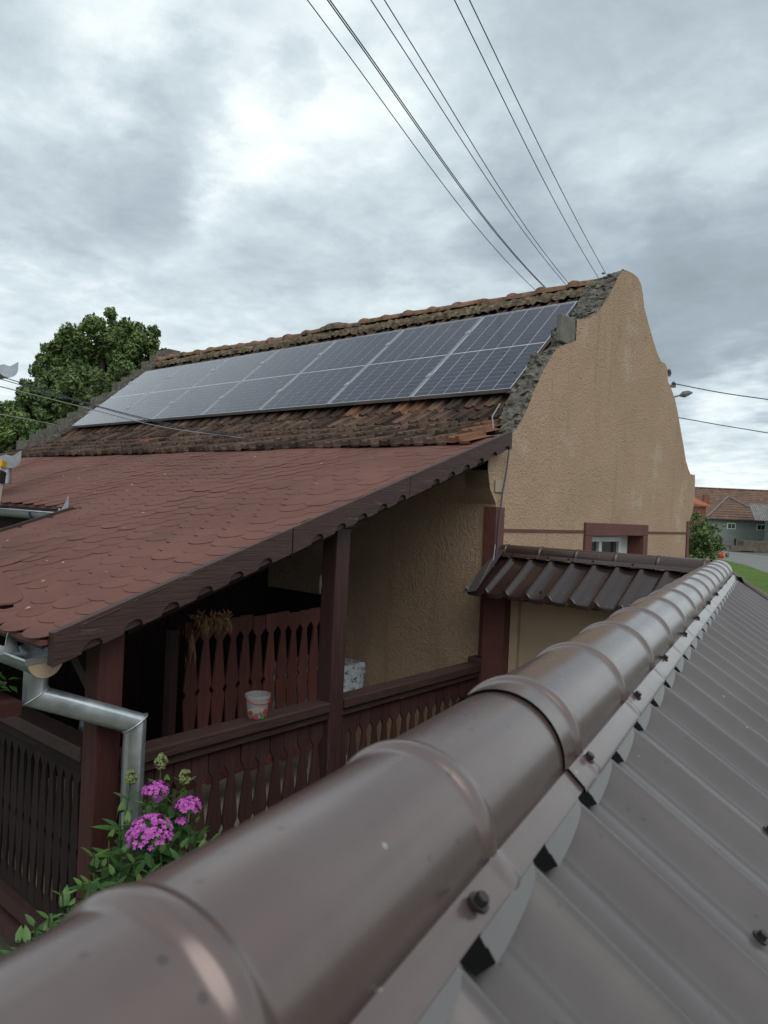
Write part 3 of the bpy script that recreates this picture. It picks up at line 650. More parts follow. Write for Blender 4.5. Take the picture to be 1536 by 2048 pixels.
for ya, yb, dz in ((1.215, 2.345, 0), (2.352, 3.245, .004), (3.252, 4.40, 0)):
    o = part('rake_board', rake(XR1-.045, XR1+dz*.5, ya, yb), 'wood', porch)
part('rake_board', rake(XR0-.03, XR0, 1.215, 2.45), 'wood', porch)
# posts
def post(x0, x1, y0, y1, z1, m='woodv'):
    return part('post', MB().box(x0, x1, y0, y1, -2.0, z1), m, porch, bevel=.006)
post(-2.705, -2.60, 1.445, 1.552, pz(1.45)-.06, 'redpost')
post(-2.705, -2.60, 2.765, 2.872, pz(2.77)-.13)
part('post_capital', MB().box(-2.725, -2.585, 2.75, 2.89, pz(2.77)-.129, pz(2.77)-.06), 'woodv', porch, bevel=.008)
post(-2.705, -2.60, 4.27, 4.37, -1.0)
post(-4.83, -4.72, 1.445, 1.552, pz(1.45)-.06)
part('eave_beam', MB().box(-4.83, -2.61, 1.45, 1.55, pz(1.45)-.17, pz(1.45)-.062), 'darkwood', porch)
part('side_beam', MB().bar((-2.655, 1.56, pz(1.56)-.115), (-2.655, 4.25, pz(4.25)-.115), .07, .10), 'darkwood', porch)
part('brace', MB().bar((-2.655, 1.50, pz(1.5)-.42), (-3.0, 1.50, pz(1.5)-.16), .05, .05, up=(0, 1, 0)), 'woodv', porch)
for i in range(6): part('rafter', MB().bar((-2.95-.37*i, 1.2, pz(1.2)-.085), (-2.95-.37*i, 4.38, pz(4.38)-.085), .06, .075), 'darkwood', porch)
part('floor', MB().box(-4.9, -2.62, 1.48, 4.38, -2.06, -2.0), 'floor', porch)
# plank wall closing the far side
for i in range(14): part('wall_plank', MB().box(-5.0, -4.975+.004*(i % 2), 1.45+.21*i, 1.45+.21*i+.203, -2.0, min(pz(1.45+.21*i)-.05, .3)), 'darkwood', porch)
# picket mesh: (u across 0..w) local, length scaled; carved pointed gaps and lozenges
def picket(w, L_, nick, diam, gap=.27, z_first=.13):
    """outline of half side as function of height from top"""
    # returns prism polygon in (u, z) with u centred
    hw = w/2; g_ = w*gap
    side = [(0, hw), (z_first, hw), (z_first+.045, hw-g_), (nick, hw-.002), (diam-.03, hw-.002), (diam, hw-w*.19), (diam+.03, hw-.002), (diam+.045, hw-.002)]
    side += [(L_-z_first-.04, hw-g_), (L_-z_first, hw-.002), (L_, hw-.002)]
    return [(u, -z) for z, u in side]+[(-u, -z) for z, u in side[::-1]]
def railing(name_mat, x0, x1, ys, ztop, L_, pitch, mt_pick, axis='Y', first=.12):
    pass
pk = picket(.0885, .83, .35, .40, gap=.33, z_first=.10)
pkm = MB().prism(pk, lambda a, b: (-.006, a, b), lambda a, b: (.006, a, b)).mesh('picket')
pkm.materials.append(M['woodv'])
def side_rail(ya, yb, X, par_label=None):
    hr = part('handrail', MB().box(X-.055, X+.055, ya, yb, -1.085, -1.032), 'wood', porch, bevel=.006)
    part('apron_rail', MB().box(X-.035, X+.035, ya, yb, -1.125, -1.086), 'wood', hr)
    part('bottom_rail', MB().box(X-.035, X+.035, ya, yb, -1.99, -1.935), 'wood', hr)
    nn_ = int((yb-ya)/.0885)
    pit = (yb-ya)/nn_
    for i in range(nn_):
        inst('picket', pkm, hr, Matrix.Translation((X+rng.normal(0, .002), ya+pit*(i+.5), -1.12)))
    return hr
side_rail(1.555, 2.762, -2.645); side_rail(2.876, 4.268, -2.645)
pkf = MB().prism(picket(.0715, .72, .33, .37, gap=.27, z_first=.05), lambda a, b: (a, -.006, b), lambda a, b: (a, .006, b)).mesh('picket'); pkf.materials.append(M['darkwood'])
hr = part('handrail', MB().box(-4.71, -2.71, 1.44, 1.55, -1.06, -1.0), 'wood', porch, bevel=.006)
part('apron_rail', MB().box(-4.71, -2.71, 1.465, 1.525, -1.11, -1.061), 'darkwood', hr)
part('bottom_rail', MB().box(-4.71, -2.71, 1.455, 1.535, -1.90, -1.83), 'woodv', hr)
part('bottom_rail', MB().box(-4.71, -2.71, 1.45, 1.54, -2.02, -1.94), 'woodv', hr)
for i in range(28): inst('picket', pkf, hr, Matrix.Translation((-2.75-.0715*i, 1.495, -1.10)))
part('oval_ornament', MB().tube([(-2.69, 2.745, -.36), (-2.69, 2.744, -.41), (-2.69, 2.745, -.46)], .01, 8, radii=[.004, .009, .003]), 'timber', porch)

# zinc gutter with end cap and downpipe
gut = thing('porch_gutter', 'galvanised half-round gutter with cream end cap and elbowed downpipe at porch corner', 'gutter', (-2.6, 1.235, GZ))
gc = MB(); rows = []
GY, GZt, GR = 1.235, -.604, .063
for x in np.linspace(-3.9, -2.60, 8):
    rows.append([(x, GY-math.cos(t)*GR, GZt-math.sin(t)*GR+.0) for t in np.linspace(0, math.pi, 13)])
gc.grid(rows); rows2 = [[(p[0], GY+(p[1]-GY)*.96, GZt+(p[2]-GZt)*.96) for p in r] for r in rows]; gc.grid(rows2)
gc.tube([(-3.9, GY-GR-.004, GZt+.004), (-2.60, GY-GR-.004, GZt+.004)], .007, 8); gc.bar((-3.9, GY+GR, GZt+.012), (-2.60, GY+GR, GZt+.012), .004, .03)
part('channel', gc, 'zinc', gut, autosmooth=50)
ec = MB(); pts = [(GY-math.cos(t)*(GR+.001), GZt-math.sin(t)*(GR+.001)) for t in np.linspace(0, math.pi, 15)]
ec.prism(pts, lambda a, b: (-2.603, a, b), lambda a, b: (-2.597, a, b)); part('end_cap', ec, 'smooth_wall', gut)
part('end_lip', MB().bar((-2.596, GY-GR-.012, GZt+.004), (-2.596, GY+GR+.012, GZt+.010), .006, .022), 'zinc', gut)
pA = atY(70, 1392, 1.235); xa = pA.x
pB = atX(270, 1446, -2.50)
dp = MB().tube([(xa, 1.235, -.655), (xa, 1.235, pA.z)], .046, 20); part('outlet', MB().tube([(xa, 1.235, -.63), (xa, 1.235, pA.z), (pB.x, pB.y, pB.z), (pB.x, pB.y, GZ+.12), (pB.x+.12, pB.y-.08, GZ+.03)], .043, 24), 'zinc', gut, autosmooth=40)
for P_, d1, d2 in (((xa, 1.235, pA.z), Vector((0, 0, -1)), Vector((pB.x-xa, pB.y-1.235, pB.z-pA.z)).normalized()), ((pB.x, pB.y, pB.z), Vector((pB.x-xa, pB.y-1.235, pB.z-pA.z)).normalized(), Vector((0, 0, -1)))):
    t = (d1+d2).normalized(); bdv = (d2-d1).normalized(); w = t.cross(bdv).normalized(); sc = 1/math.sqrt((1+d1.dot(d2))/2); q = MB()
    q.tube([Vector(P_)+bdv*math.cos(a)*.045*sc+w*math.sin(a)*.045 for a in np.linspace(0, 2*math.pi, 25)], .0035, 6, cap=False); part('seam', q, 'zinc', gut, smooth=True)
jm = MB(); jp = [(-.02, 0), (-.028, .05), (-.015, .07), (.0, .05), (.012, .045), (.02, .09), (.03, .13), (.045, .11), (.05, .05), (.055, 0)]
jm.prism(jp, lambda a, b: (-2.78-b*.3, 1.155+a*1.2, -.60+b*.62), lambda a, b: (-2.777-b*.3, 1.155+a*1.2, -.60+b*.62)); part('splash_plate', jm, 'zinc', gut)
part('rust_spot', MB().box(-2.5925, -2.5915, 1.262, 1.270, GZt-.0, GZt+.012), 'orange', gut)

# upper gutter of the short eave
ug = thing('short_eave_gutter', 'grey half-round gutter under the short shingle eave behind the porch wing', 'gutter', (-6, 2.42, GZ))
gc = MB(); gy = YS-.035; gzz = pz(YS)-.045
for sc in (1, .96): gc.grid([[(x, gy-math.cos(t)*.06*sc, gzz-math.sin(t)*.06*sc) for t in np.linspace(0, math.pi, 13)] for x in (-8.3, -7, -6, -5.5, -4.9)])
gc.tube([(-8.3, gy-.063, gzz+.003), (-4.9, gy-.063, gzz+.003)], .006, 8)
part('channel', gc, 'zinc', ug, autosmooth=50)
for x in (-5.35, -6.3): part('bracket', MB().tube([(x, gy-math.cos(t)*.066, gzz-math.sin(t)*.066) for t in np.linspace(0, math.pi, 9)], .008, 6), 'wire', ug)
jf = MB(); jf.prism([(0, 0), (.02, .06), (.05, .05), (.085, .08), (.13, .15), (.14, .0)], lambda a, b: (-5.07+a*1.2, YS-.03, pz(YS)-.07+b), lambda a, b: (-5.07+a*1.2, YS-.026, pz(YS)-.07+b))
part('splash_plate', jf, 'zinc', ug)
sf = MB().box(XS, XR0-.06, YS+.06, YS+.09, -2.0, pz(YS)-.05); part('inner_boarding', sf, 'darkwood', porch)

# ================================================================== THINGS ON THE PORCH
pp = thing('picket_panel', 'dark red carved picket panel standing inside the porch behind the railing', 'picket panel', (-3.6, 3.2, -2.0))
pk2 = MB().prism(picket(.1045, 1.02, .405, .437, gap=.33, z_first=.085), lambda a, b: (-.006, a, b), lambda a, b: (.006, a, b)).mesh('picket'); pk2.materials.append(M['redwood'])
for i in range(12):
    inst('picket', pk2, pp, frame((-3.6+rng.normal(0, .003), 2.59+.1045*i, -.722+.008*math.sin(i*2.1)), (1, 0, 0), (0, 1, rng.normal(0, .006)), (0, 0, 1)))
part('lower_rail', MB().box(-3.66, -3.612, 2.53, 3.80, -1.72, -1.66), 'redwood', pp); part('upper_rail', MB().box(-3.66, -3.613, 2.53, 3.80, -.80, -.75), 'redwood', pp)
for yv in (2.50, 3.80): part('leg', MB().box(-3.66, -3.60, yv-.05, yv, -2.0, -.76), 'woodv', pp)
stw = MB()
for i in range(210):
    a = Vector((-3.57+rng.normal(0, .02), rng.uniform(2.59, 2.83), -.715+rng.uniform(-.01, .03)))
    dv = Vector((rng.uniform(-.02, .05), rng.normal(0, .03), -rng.uniform(.02, .09)))
    if rng.random() < .3: dv.z = rng.uniform(.01, .05)
    w = rng.uniform(.005, .010)
    stw.add([a, a+dv*.5+Vector((.01, w, 0)), a+dv, a+dv*.5-Vector((-.01, w, 0))], [(0, 1, 2, 3)])
for i in range(26):
    a = Vector((-3.6, 2.585, -.72)); s0 = a+Vector((rng.normal(0, .02), rng.uniform(-.03, .02), rng.uniform(-.2, 0))); stw.add([s0, s0+Vector((.01, .006, -.05)), s0+Vector((0, 0, -.1)), s0+Vector((.01, -.006, -.05))], [(0, 1, 2, 3)])
ob('dried_bundle', stw, 'straw', label='brown bundle of dried leaves draped over the top of the picket panel', cat='dried plants')
# bucket
bx, by, bz = -2.645, 2.30, -1.031
bk_ = thing('plastic_bucket', 'small clear plastic bucket with red strawberry print on the porch handrail', 'bucket', (bx, by, bz))
def lathe(pr, n=28, c=(0, 0, 0)):
    b = MB(); b.grid([[(c[0]+r*math.cos(2*math.pi*j/n), c[1]+r*math.sin(2*math.pi*j/n), c[2]+z) for j in range(n+1)] for r, z in pr]); return b
part('pot', lathe([(0, .002), (.046, .002), (.047, .004), (.057, .10), (.062, .101), (.062, .115), (.0585, .115), (.055, .10), (.044, .006), (0, .006)], c=(bx, by, bz)), 'clear', bk_, autosmooth=40)
hd = MB().tube([(bx+.055*math.cos(a)*1.0+.0, by+.063*math.sin(a), bz+.092-.016*math.cos((a)*1)) for a in np.linspace(-1.6, 1.6, 14)], .0026, 6); part('handle', hd, 'redplastic', bk_)
for k, (a0, h, s_) in enumerate(((-1.1, .033, .011), (.35, .038, .012), (-.55, .016, .010), (.1, .012, .010), (-.9, .014, .007), (.55, .02, .009))):
    r0 = .0475+h*.1+.0012; q = MB(); pts = []
    for t in np.linspace(0, 2*math.pi, 9)[:-1]: pts.append((bx+r0*math.cos(a0-.25+math.cos(t)*s_/.05), by+r0*math.sin(a0-.25+math.cos(t)*s_/.05), bz+h+math.sin(t)*s_))
    q.add(pts, [tuple(range(8))]); part('printed_berry', q, 'redplastic' if k != 3 else 'leafyoung', bk_)
q = MB(); 
for a0, a1, z0, z1 in ((-.95, -.3, .02, .034), (-.4, .2, .024, .018)):
    r0 = .052; q.add([(bx+r0*math.cos(a0), by+r0*math.sin(a0), bz+z0), (bx+r0*math.cos(a1), by+r0*math.sin(a1), bz+z1), (bx+r0*math.cos(a1), by+r0*math.sin(a1), bz+z1+.006), (bx+r0*math.cos(a0), by+r0*math.sin(a0), bz+z0+.006)], [(0, 1, 2, 3)])
part('printed_leaf', q, 'leafyoung', bk_)
part('contents', lathe([(0, .008), (.043, .008), (.0455, .032), (0, .030)], c=(bx, by, bz)), 'plate', bk_)
# table and oilcloth
tb = thing('table', 'low table against the ochre wall, hidden under a floral oilcloth', 'table', (-4.3, 4.05, -2.0))
part('table_top', MB().box(-4.20, -3.84, 3.82, 4.35, -1.26, -1.232), 'timber', tb)
for a in (-4.18, -3.90):
    for b in (3.84, 4.29): part('leg', MB().box(a, a+.045, b, b+.045, -2.0, -1.261), 'timber', tb)
tcm = MB(); z1 = -1.226; rows = []
outer = [(-4.22, 3.80), (-3.74, 3.80), (-3.74, 4.37), (-4.22, 4.37)]
def ringp(e, z, wob):
    pts = []; n = 60
    for i in range(n+1):
        t = (i % n)/n*4; k = int(t); f = t-k; a = outer[k]; b = outer[(k+1) % 4]
        x = a[0]+(b[0]-a[0])*f; yv = a[1]+(b[1]-a[1])*f
        nx_ = (b[1]-a[1]); ny = -(b[0]-a[0]); l_ = math.hypot(nx_, ny); yy2 = yv+ny/l_*e*(1+wob*math.sin(i*1.9))
        pts.append((x+nx_/l_*e*(1+wob*math.sin(i*1.9)), min(yy2, 4.384), z))
    return pts
tcm.grid([ringp(-.02, z1, 0), ringp(0, z1-.004, 0), ringp(.012, z1-.05, .2), ringp(.05, z1-.22, .35), ringp(.07, z1-.36, .45)])
tcm.add([(a+(.02 if a < -4 else -.02), b+(.02 if b < 4 else -.02), z1) for a, b in outer], [(0, 1, 2, 3)])
ob('tablecloth', tcm, 'floral', autosmooth=60, label='pale oilcloth with dark blue floral print hanging over the porch table', cat='tablecloth')
# bag, hooks and planter seen over the front rail
bg = MB(); p = atY(167, 1468, 1.75)
bg.grid([[(p.x+.035*math.cos(t)*(1-.2*k), p.y+.05*math.sin(t)*(1-.2*k), p.z-.12+.06*k+.006*math.sin(3*t+k)) for t in np.linspace(0, 2*math.pi, 13)] for k in range(4)])
ob('shopping_bag', bg, 'bag', label='crumpled white and dark bag standing behind the front railing', cat='bag')
pl_ = thing('window_planter', 'red planter box with green leaves at the left edge, under the gutter', 'planter', tuple(atD(10, 1440, 2.6)))
c = atD(8, 1412, 2.6); part('box', MB().box(c.x-.25, c.x+.03, c.y-.05, c.y+.05, c.z-.035, c.z+.015), 'redpost', pl_)
lm = MB().add([(0, 0, 0), (.3, .5, .05), (0, 1, -.08), (-.3, .5, .05), (0, .5, -.03)], [(0, 1, 4), (1, 2, 4), (2, 3, 4), (3, 0, 4)]).mesh('leaf'); lm.materials.append(M['leaf'])
for i in range(46):
    o = Vector((c.x+rng.uniform(-.24, .02), c.y+rng.uniform(-.05, .04), c.z+rng.uniform(.02, .11)))
    s_ = rng.uniform(.035, .06)
    inst('leaf', lm, pl_, Matrix.LocRotScale(o, Matrix.Rotation(rng.uniform(0, 6.3), 3, 'Z').to_quaternion() @ Matrix.Rotation(rng.uniform(-.6, .8), 3, 'X').to_quaternion(), Vector((s_*1.3, s_, s_))))

# ================================================================== GATE WALL WITH METAL ROOF
gate = thing('garden_gate_wall', 'cream garden wall with red post and small dark brown metal tile roof', 'garden wall', (-1.9, 4.5, GZ))
part('post', MB().box(-2.597, -2.43, 4.28, 4.47, GZ, -.50), 'redpaint', gate)
part('wall', MB().box(-2.429, -.95, 4.40, 4.58, GZ, -.48), 'smooth_wall', gate)
part('wall_pier', MB().box(-2.429, -2.37, 4.36, 4.399, GZ, -.49), 'smooth_wall', gate)
part('beam', MB().box(-2.597, -.95, 4.27, 4.36, -.56, -.485), 'woodv', gate)
gs = MB(); WV = .153; xs = []; x = -2.60
def wave(ph):      # metal tile profile: broad pan, raised rounded rib
    ph = ph % 1
    if ph < .16: return math.sin(math.pi*.5*ph/.16)**1.3
    if ph < .26: return 1
    if ph < .48: return 1-math.sin(math.pi*.5*(ph-.26)/.22)**1.2*.9
    return .1*(1-math.sin(math.pi*(ph-.48)/.52))
XSs = np.arange(-2.62, -1.02, WV/20)
def gsheet(side):
    b = MB(); rows = []
    for v_ in (0, .25, .5, .75, .985, .99, 1.0):
        yy = 4.50-side*(.045+.375*v_); zz = -.292-.222*v_-(.010 if v_ == 1.0 else 0)
        rows.append([(x, yy-side*.0, zz+.030*wave((x+2.60-.09)/WV)) for x in XSs])
    b.grid(rows); return b
part('roof_sheet', gsheet(1), 'gatesheet', gate, autosmooth=70); part('back_roof_sheet', gsheet(-1), 'gatesheet', gate, autosmooth=70)
eb = MB(); eb.grid([[(x, 4.50-.425, -.292-.222-.004+.030*wave((x+2.51)/WV)) for x in XSs], [(x, 4.50-.418, -.292-.222-.028+.022*wave((x+2.51)/WV)) for x in XSs], [(x, 4.50-.36, -.535) for x in XSs]])
part('eave_flashing', eb, 'gatecap', gate, autosmooth=50)
vf = MB().add([(-2.598, 4.47, -.225), (-2.54, 4.45, -.225), (-2.53, 4.06, -.505), (-2.64, 4.06, -.530), (-2.64, 4.06, -.505), (-2.60, 4.43, -.235)], [(0, 1, 2, 5), (5, 2, 3)])
part('verge_flashing', vf, 'sheet', gate)
def ridgecap(P, D, Lr, r, fl, ribs, t0, t1, slope, rib_h=.0075, rib_w=.011, rs=1.0):
    """barrel ridge cap along D; P centre of the barrel at t=0"""
    ts = set([t0, t1])
    for rb in ribs:
        for k in np.linspace(-1, 1, 13): ts.add(rb+k*rib_w*2)
    t = t0
    while t < t1: ts.add(t); t += .05
    ts = sorted(q for q in ts if t0 <= q <= t1); b = MB(); rows = []
    for t in ts:
        h = sum(rib_h*math.exp(-((t-rb)/rib_w)**4) for rb in ribs)
        row = []; up = Vector((0, 0, 1)); o = P+D*t
        for k in (1, .9): row.append(o-Lr*(r+fl*k*math.cos(slope))+up*(-fl*k*math.sin(slope)-(.004 if k == 1 else 0)+h*.45))
        row.append(o-Lr*(r+.004)+up*(.002+h*.4))
        for a in np.linspace(0, math.pi, 33):
            row.append(o-Lr*(math.cos(a)*(r+h))+up*(math.sin(a)*(r+h)*rs))
        row.append(o+Lr*(r+.004)+up*(.002+h*.4))
        for k in (.9, 1): row.append(o+Lr*(r+fl*k*math.cos(slope))+up*(-fl*k*math.sin(slope)-(.004 if k == 1 else 0)+h*.45))
        rows.append(row)
    b.grid(rows); return b
GP = Vector((-2.60, 4.50, -.258)); gr_r = .058
ribs = [float(atY(px, py, 4.5).x)+2.60 for px, py in ((1021, 1090), (1088, 1094), (1157, 1098), (1239, 1103), (1331, 1110))]
ribs = [.05+.268*i for i in range(6)]
part('ridge_cap', ridgecap(GP, Vector((1, 0, 0)), Vector((0, -1, 0)), gr_r, .035, ribs, 0.0, 1.42, R_(33), .006, .008), 'gatecap', gate, autosmooth=60)
scr = MB()
for (r0, z0, z1, n) in ((.0085, 0, .003, 14), (.0052, .003, .009, 6)):
    scr.prism([(r0*math.cos(2*math.pi*k/n), r0*math.sin(2*math.pi*k/n)) for k in range(n)], lambda a, b, z0=z0: (a, b, z0), lambda a, b, z1=z1: (a, b, z1))
scm = scr.mesh('screw'); scm.materials.append(mat('dark screw', (.030, .024, .023), rough=.45, metal=.3))
for x in (-2.47, -2.2, -2.05, -1.88, -1.62): inst('screw', scm, gate, frame((x, 4.427, -.266), (1, 0, 0), (0, .84, .54), (0, -.54, .84)))
for x, v_ in ((-2.42, .8), (-2.1, .82), (-1.87, .7)): inst('screw', scm, gate, frame((x, 4.50-.045-.375*v_, -.290-.222*v_), (1, 0, 0), (0, .81, .59), (0, -.59, .81)))

# ================================================================== FOREGROUND SHED ROOF
TH = R_(28.7)
D = (Fh*math.cos(TH)+Rh*math.sin(TH)).normalized(); Lr = (Rh*math.cos(TH)-Fh*math.sin(TH)).normalized()
a_, vJ, rB = .195, -.2835, .0773
SLP = R_(33); RC = -(a_+rB); FLW = .029; T_END = 4.72
shed = thing('brown_metal_roof', 'brown painted metal roof with ribbed barrel ridge cap in the foreground', 'roof', tuple(Lr*RC+D*2+Vector((0, 0, GZ))))
def S(u, v, t): return Lr*(RC+u)+D*t+Vector((0, 0, v))
# rib positions from the picture: rib meets flange at x = 1155.7 px
def t_of(px, py):
    d = ray(px, py); s_ = (-a_)/d.dot(Lr); return d.dot(D)*s_
t_r = t_of(1155.7, 1509.4)
RS = .30
sn = Vector((math.sin(SLP), 0, math.cos(SLP)))
k0 = math.floor((t_r+.5)/RS)
ribs = [t_r+RS*k for k in range(-5, 14) if t_r+RS*k < T_END-.03]
lap = t_r-.062
P_ = Lr*RC+Vector((0, 0, vJ))
c1 = part('ridge_cap', ridgecap(P_-Lr*.0015+Vector((0, 0, -.0022)), D, Lr, rB-.0007, FLW+.002, [q for q in ribs if q < lap], -.9, lap+.05, SLP, .0055, .0105), 'cap', shed, autosmooth=60)
c2 = part('ridge_cap', ridgecap(P_+Vector((0, 0, .0008)), D, Lr, rB+.0006, FLW+.001, [q for q in ribs if q > lap], lap, T_END, SLP, .0055, .0105), 'cap', shed, autosmooth=60)
# corrugated sheets
WF = .1665
ph0 = 0.0
def waveF(ph):
    ph = ph % 1      # rounded rib then long shallow pan
    if ph < .04: return 1
    if ph < .20: return .50+.50*math.cos(math.pi*(ph-.04)/.16)
    return .26*math.sin(math.pi*min(1, (ph-.20)/.46))**1.3+1.0*max(0, (ph-.56)/.44)**1.7
tt = np.arange(-1.2, T_END+.001, WF/24)
HS = .030
gap_t = t_of(1187, 1572)
phs = (gap_t-WF*.17)/WF
def SB(u): return vJ-.006-(u-rB)*math.tan(SLP)      # plane of the wave crests
def fsheet(sgn, length=3.6):
    SLP = R_(33) if sgn > 0 else R_(39)
    b = MB(); rows = []
    vs_ = [0, .03]+[.35*k for k in range(1, int(length/.35)+1)]
    for s_ in vs_:
        rows.append([tuple(S(sgn*(.03+s_*math.cos(SLP)), SB(.03)-(0 if sgn > 0 else .02)-s_*math.sin(SLP)-HS+HS*waveF(t/WF-phs), t)) for t in tt])
    b.grid(rows); return b
part('roof_sheet', fsheet(1), 'sheet', shed, autosmooth=70)
part('left_roof_sheet', fsheet(-1, 1.4), 'sheet', shed, autosmooth=70)
# scalloped closing strip hanging from the flange
fe = rB+FLW*math.cos(SLP); fz = vJ-FLW*math.sin(SLP)-.004
fl = MB()
k = -8
while True:
    ta = (k+phs)*WF; k += 1
    if ta > T_END-.1: break
    if ta < -1.1: continue
    rows = [[], []]
    for f in np.linspace(0, 1, 15):
        t = ta+WF*(.27+.76*f); dep = .006+.034*math.sin(math.pi*min(1, (1-f)*.62+.0))**1.0
        dep = .001+.019*math.sqrt(max(0, 1-f**1.5))
        rows[0].append(tuple(S(fe-.002, fz+.001, t))); rows[1].append(tuple(S(fe+dep*.55, fz-dep*.80, t)))
    fl.grid(rows)
part('closing_strip', fl, 'flap', shed)
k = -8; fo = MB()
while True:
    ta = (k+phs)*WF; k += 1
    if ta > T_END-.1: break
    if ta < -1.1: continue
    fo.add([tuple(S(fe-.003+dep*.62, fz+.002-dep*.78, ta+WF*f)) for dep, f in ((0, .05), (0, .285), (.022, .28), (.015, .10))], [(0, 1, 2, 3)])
part('gap_shade', fo, 'void', shed)  # black quads added as painted shade in the wave gaps below the flange
part('under_ridge_shade', MB().add([tuple(S(fe-.012+k*.004, v, t)) for t in (-1, T_END) for k, v in ((0, fz+.006), (1, fz-.05))], [(0, 1, 3, 2)]), 'black', shed)  # black strip added as painted shade for the void under the cap
# screws on the flange
az = (Lr*math.sin(SLP)+Vector((0, 0, math.cos(SLP)))).normalized(); ay = D; ax = ay.cross(az)
for i, (px, py) in enumerate(((955, 1808), (1174, 1519), (1272, 1393), (1328, 1318), (1368, 1270), (1394, 1238), (1416, 1207), (1432, 1190), (1441, 1176), (1450, 1165), (1457, 1156))):
    d = ray(px, py); n_ = az; p0 = S(rB, vJ+.003, 0); s_ = p0.dot(n_)/d.dot(n_); q = d*s_
    inst('screw', scm, shed, frame(q, ax, ay, az) @ Matrix.Scale(1.0+.15*(i > 5), 4))
p0 = S(.03, SB(.03)-HS*.8, 0)
for px, py in ((1516, 1880), (1534, 1665), (1700, 1500)):
    d = ray(px, py); s_ = p0.dot(az)/d.dot(az); inst('screw', scm, shed, frame(d*s_+az*.002, ax, ay, az))
# far verge: rolled edge and flashing
vt = MB(); vt.tube([S(.06+s_*math.cos(SLP), vJ-s_*math.sin(SLP)-.01+.012, T_END+.01) for s_ in (0, .6, 1.2, 2, 3)], .022, 10)
part('verge_roll', vt, 'cap', shed, smooth=True)
vt = MB().add([tuple(S(.03+s_*math.cos(SLP), vJ-s_*math.sin(SLP)-.03-dz, T_END+.02)) for dz in (0, .15) for s_ in (0, 3.4)], [(0, 1, 3, 2)]); part('verge_board', vt, 'woodv', shed)
ecp = MB(); pts = [(rB*.98*math.cos(a), rB*.98*math.sin(a)) for a in np.linspace(0, math.pi, 15)]
ecp.prism(pts, lambda a, b: tuple(S(a, vJ+b, T_END-.01)), lambda a, b: tuple(S(a, vJ+b, T_END))); part('cap_end', ecp, 'cap', shed)
# shed walls below the roof
w_ = MB()
for u0, u1 in ((-.95, -.8), (2.6, 2.75)): w_.add([tuple(S(u, v, t)) for t in (-1, T_END-.1) for u in (u0, u1) for v in (GZ, -.9 if u < 0 else -1.95)], [(0, 1, 3, 2), (4, 6, 7, 5), (0, 4, 5, 1), (2, 3, 7, 6), (1, 5, 7, 3)])
part('shed_wall', w_, 'smooth_wall', shed)

# ================================================================== PHLOX
ph = thing('phlox_clump', 'leafy phlox clump with magenta flower heads beside the zinc downpipe', 'flowering plant', (-2.25, 1.6, GZ))
lf = MB(); rows = []
pts = []
for v_, w in ((0, .03), (.25, .13), (.5, .16), (.75, .10), (1, 0)):
    z = -.12*v_*v_
    pts += [(-w, v_, z+.04), (0, v_, z), (w, v_, z+.04)]
lf.add(pts, [(i*3+j, i*3+j+1, i*3+j+4, i*3+j+3) for i in range(4) for j in range(2)])
leafm = lf.mesh('leaf', smooth=True); leafm.materials.append(M['leaf']); leafy = leafm.copy(); leafy.materials.clear(); leafy.materials.append(M['leafyoung'])
stems = MB(); leaves = []
tops = [(322, 1530, -2.30, 'b'), (262, 1560, -2.42, 'b'), (372, 1612, -2.20, 'f1'), (312, 1578, -2.26, 'f2'), (300, 1668, -2.12, 'F'), (370, 1560, -2.30, 'b'), (400, 1700, -2.05, ''), (218, 1672, -2.30, ''), (188, 1705, -2.22, ''),
        (228, 1745, -2.2, ''), (165, 1765, -2.2, ''), (125, 1785, -2.15, ''), (70, 1845, -2.1, ''), (35, 1880, -2.1, ''), (350, 1735, -2.05, ''), (280, 1760, -2.08, ''), (255, 1640, -2.33, ''), (340, 1650, -2.2, ''), (100, 1830, -2.05, ''), (200, 1800, -2.1, ''), (150, 1830, -2.02, ''),
        (390, 1640, -2.18, ''), (320, 1700, -2.15, ''), (245, 1700, -2.25, ''), (420, 1680, -2.12, ''), (240, 1620, -2.38, ''), (290, 1600, -2.36, ''), (345, 1600, -2.3, ''), (395, 1665, -2.2, ''), (270, 1720, -2.18, ''), (225, 1780, -2.12, ''), (180, 1760, -2.15, ''), (300, 1740, -2.1, ''), (360, 1690, -2.12, ''), (140, 1810, -2.1, ''), (90, 1860, -2.05, ''), (205, 1730, -2.28, ''), (335, 1560, -2.34, ''), (55, 1880, -2.05, '')]
florets = MB(); fl0 = [(0, 0, .0)]
for k in range(10):
    rr = 1.0 if k % 2 == 0 else .55; t = 2*math.pi*k/10; fl0.append((rr*math.cos(t), rr*math.sin(t), .12*rr))
flf = [(0, i, i % 10+1) for i in range(1, 11)]
flower = MB().add(fl0, flf).mesh('floret')
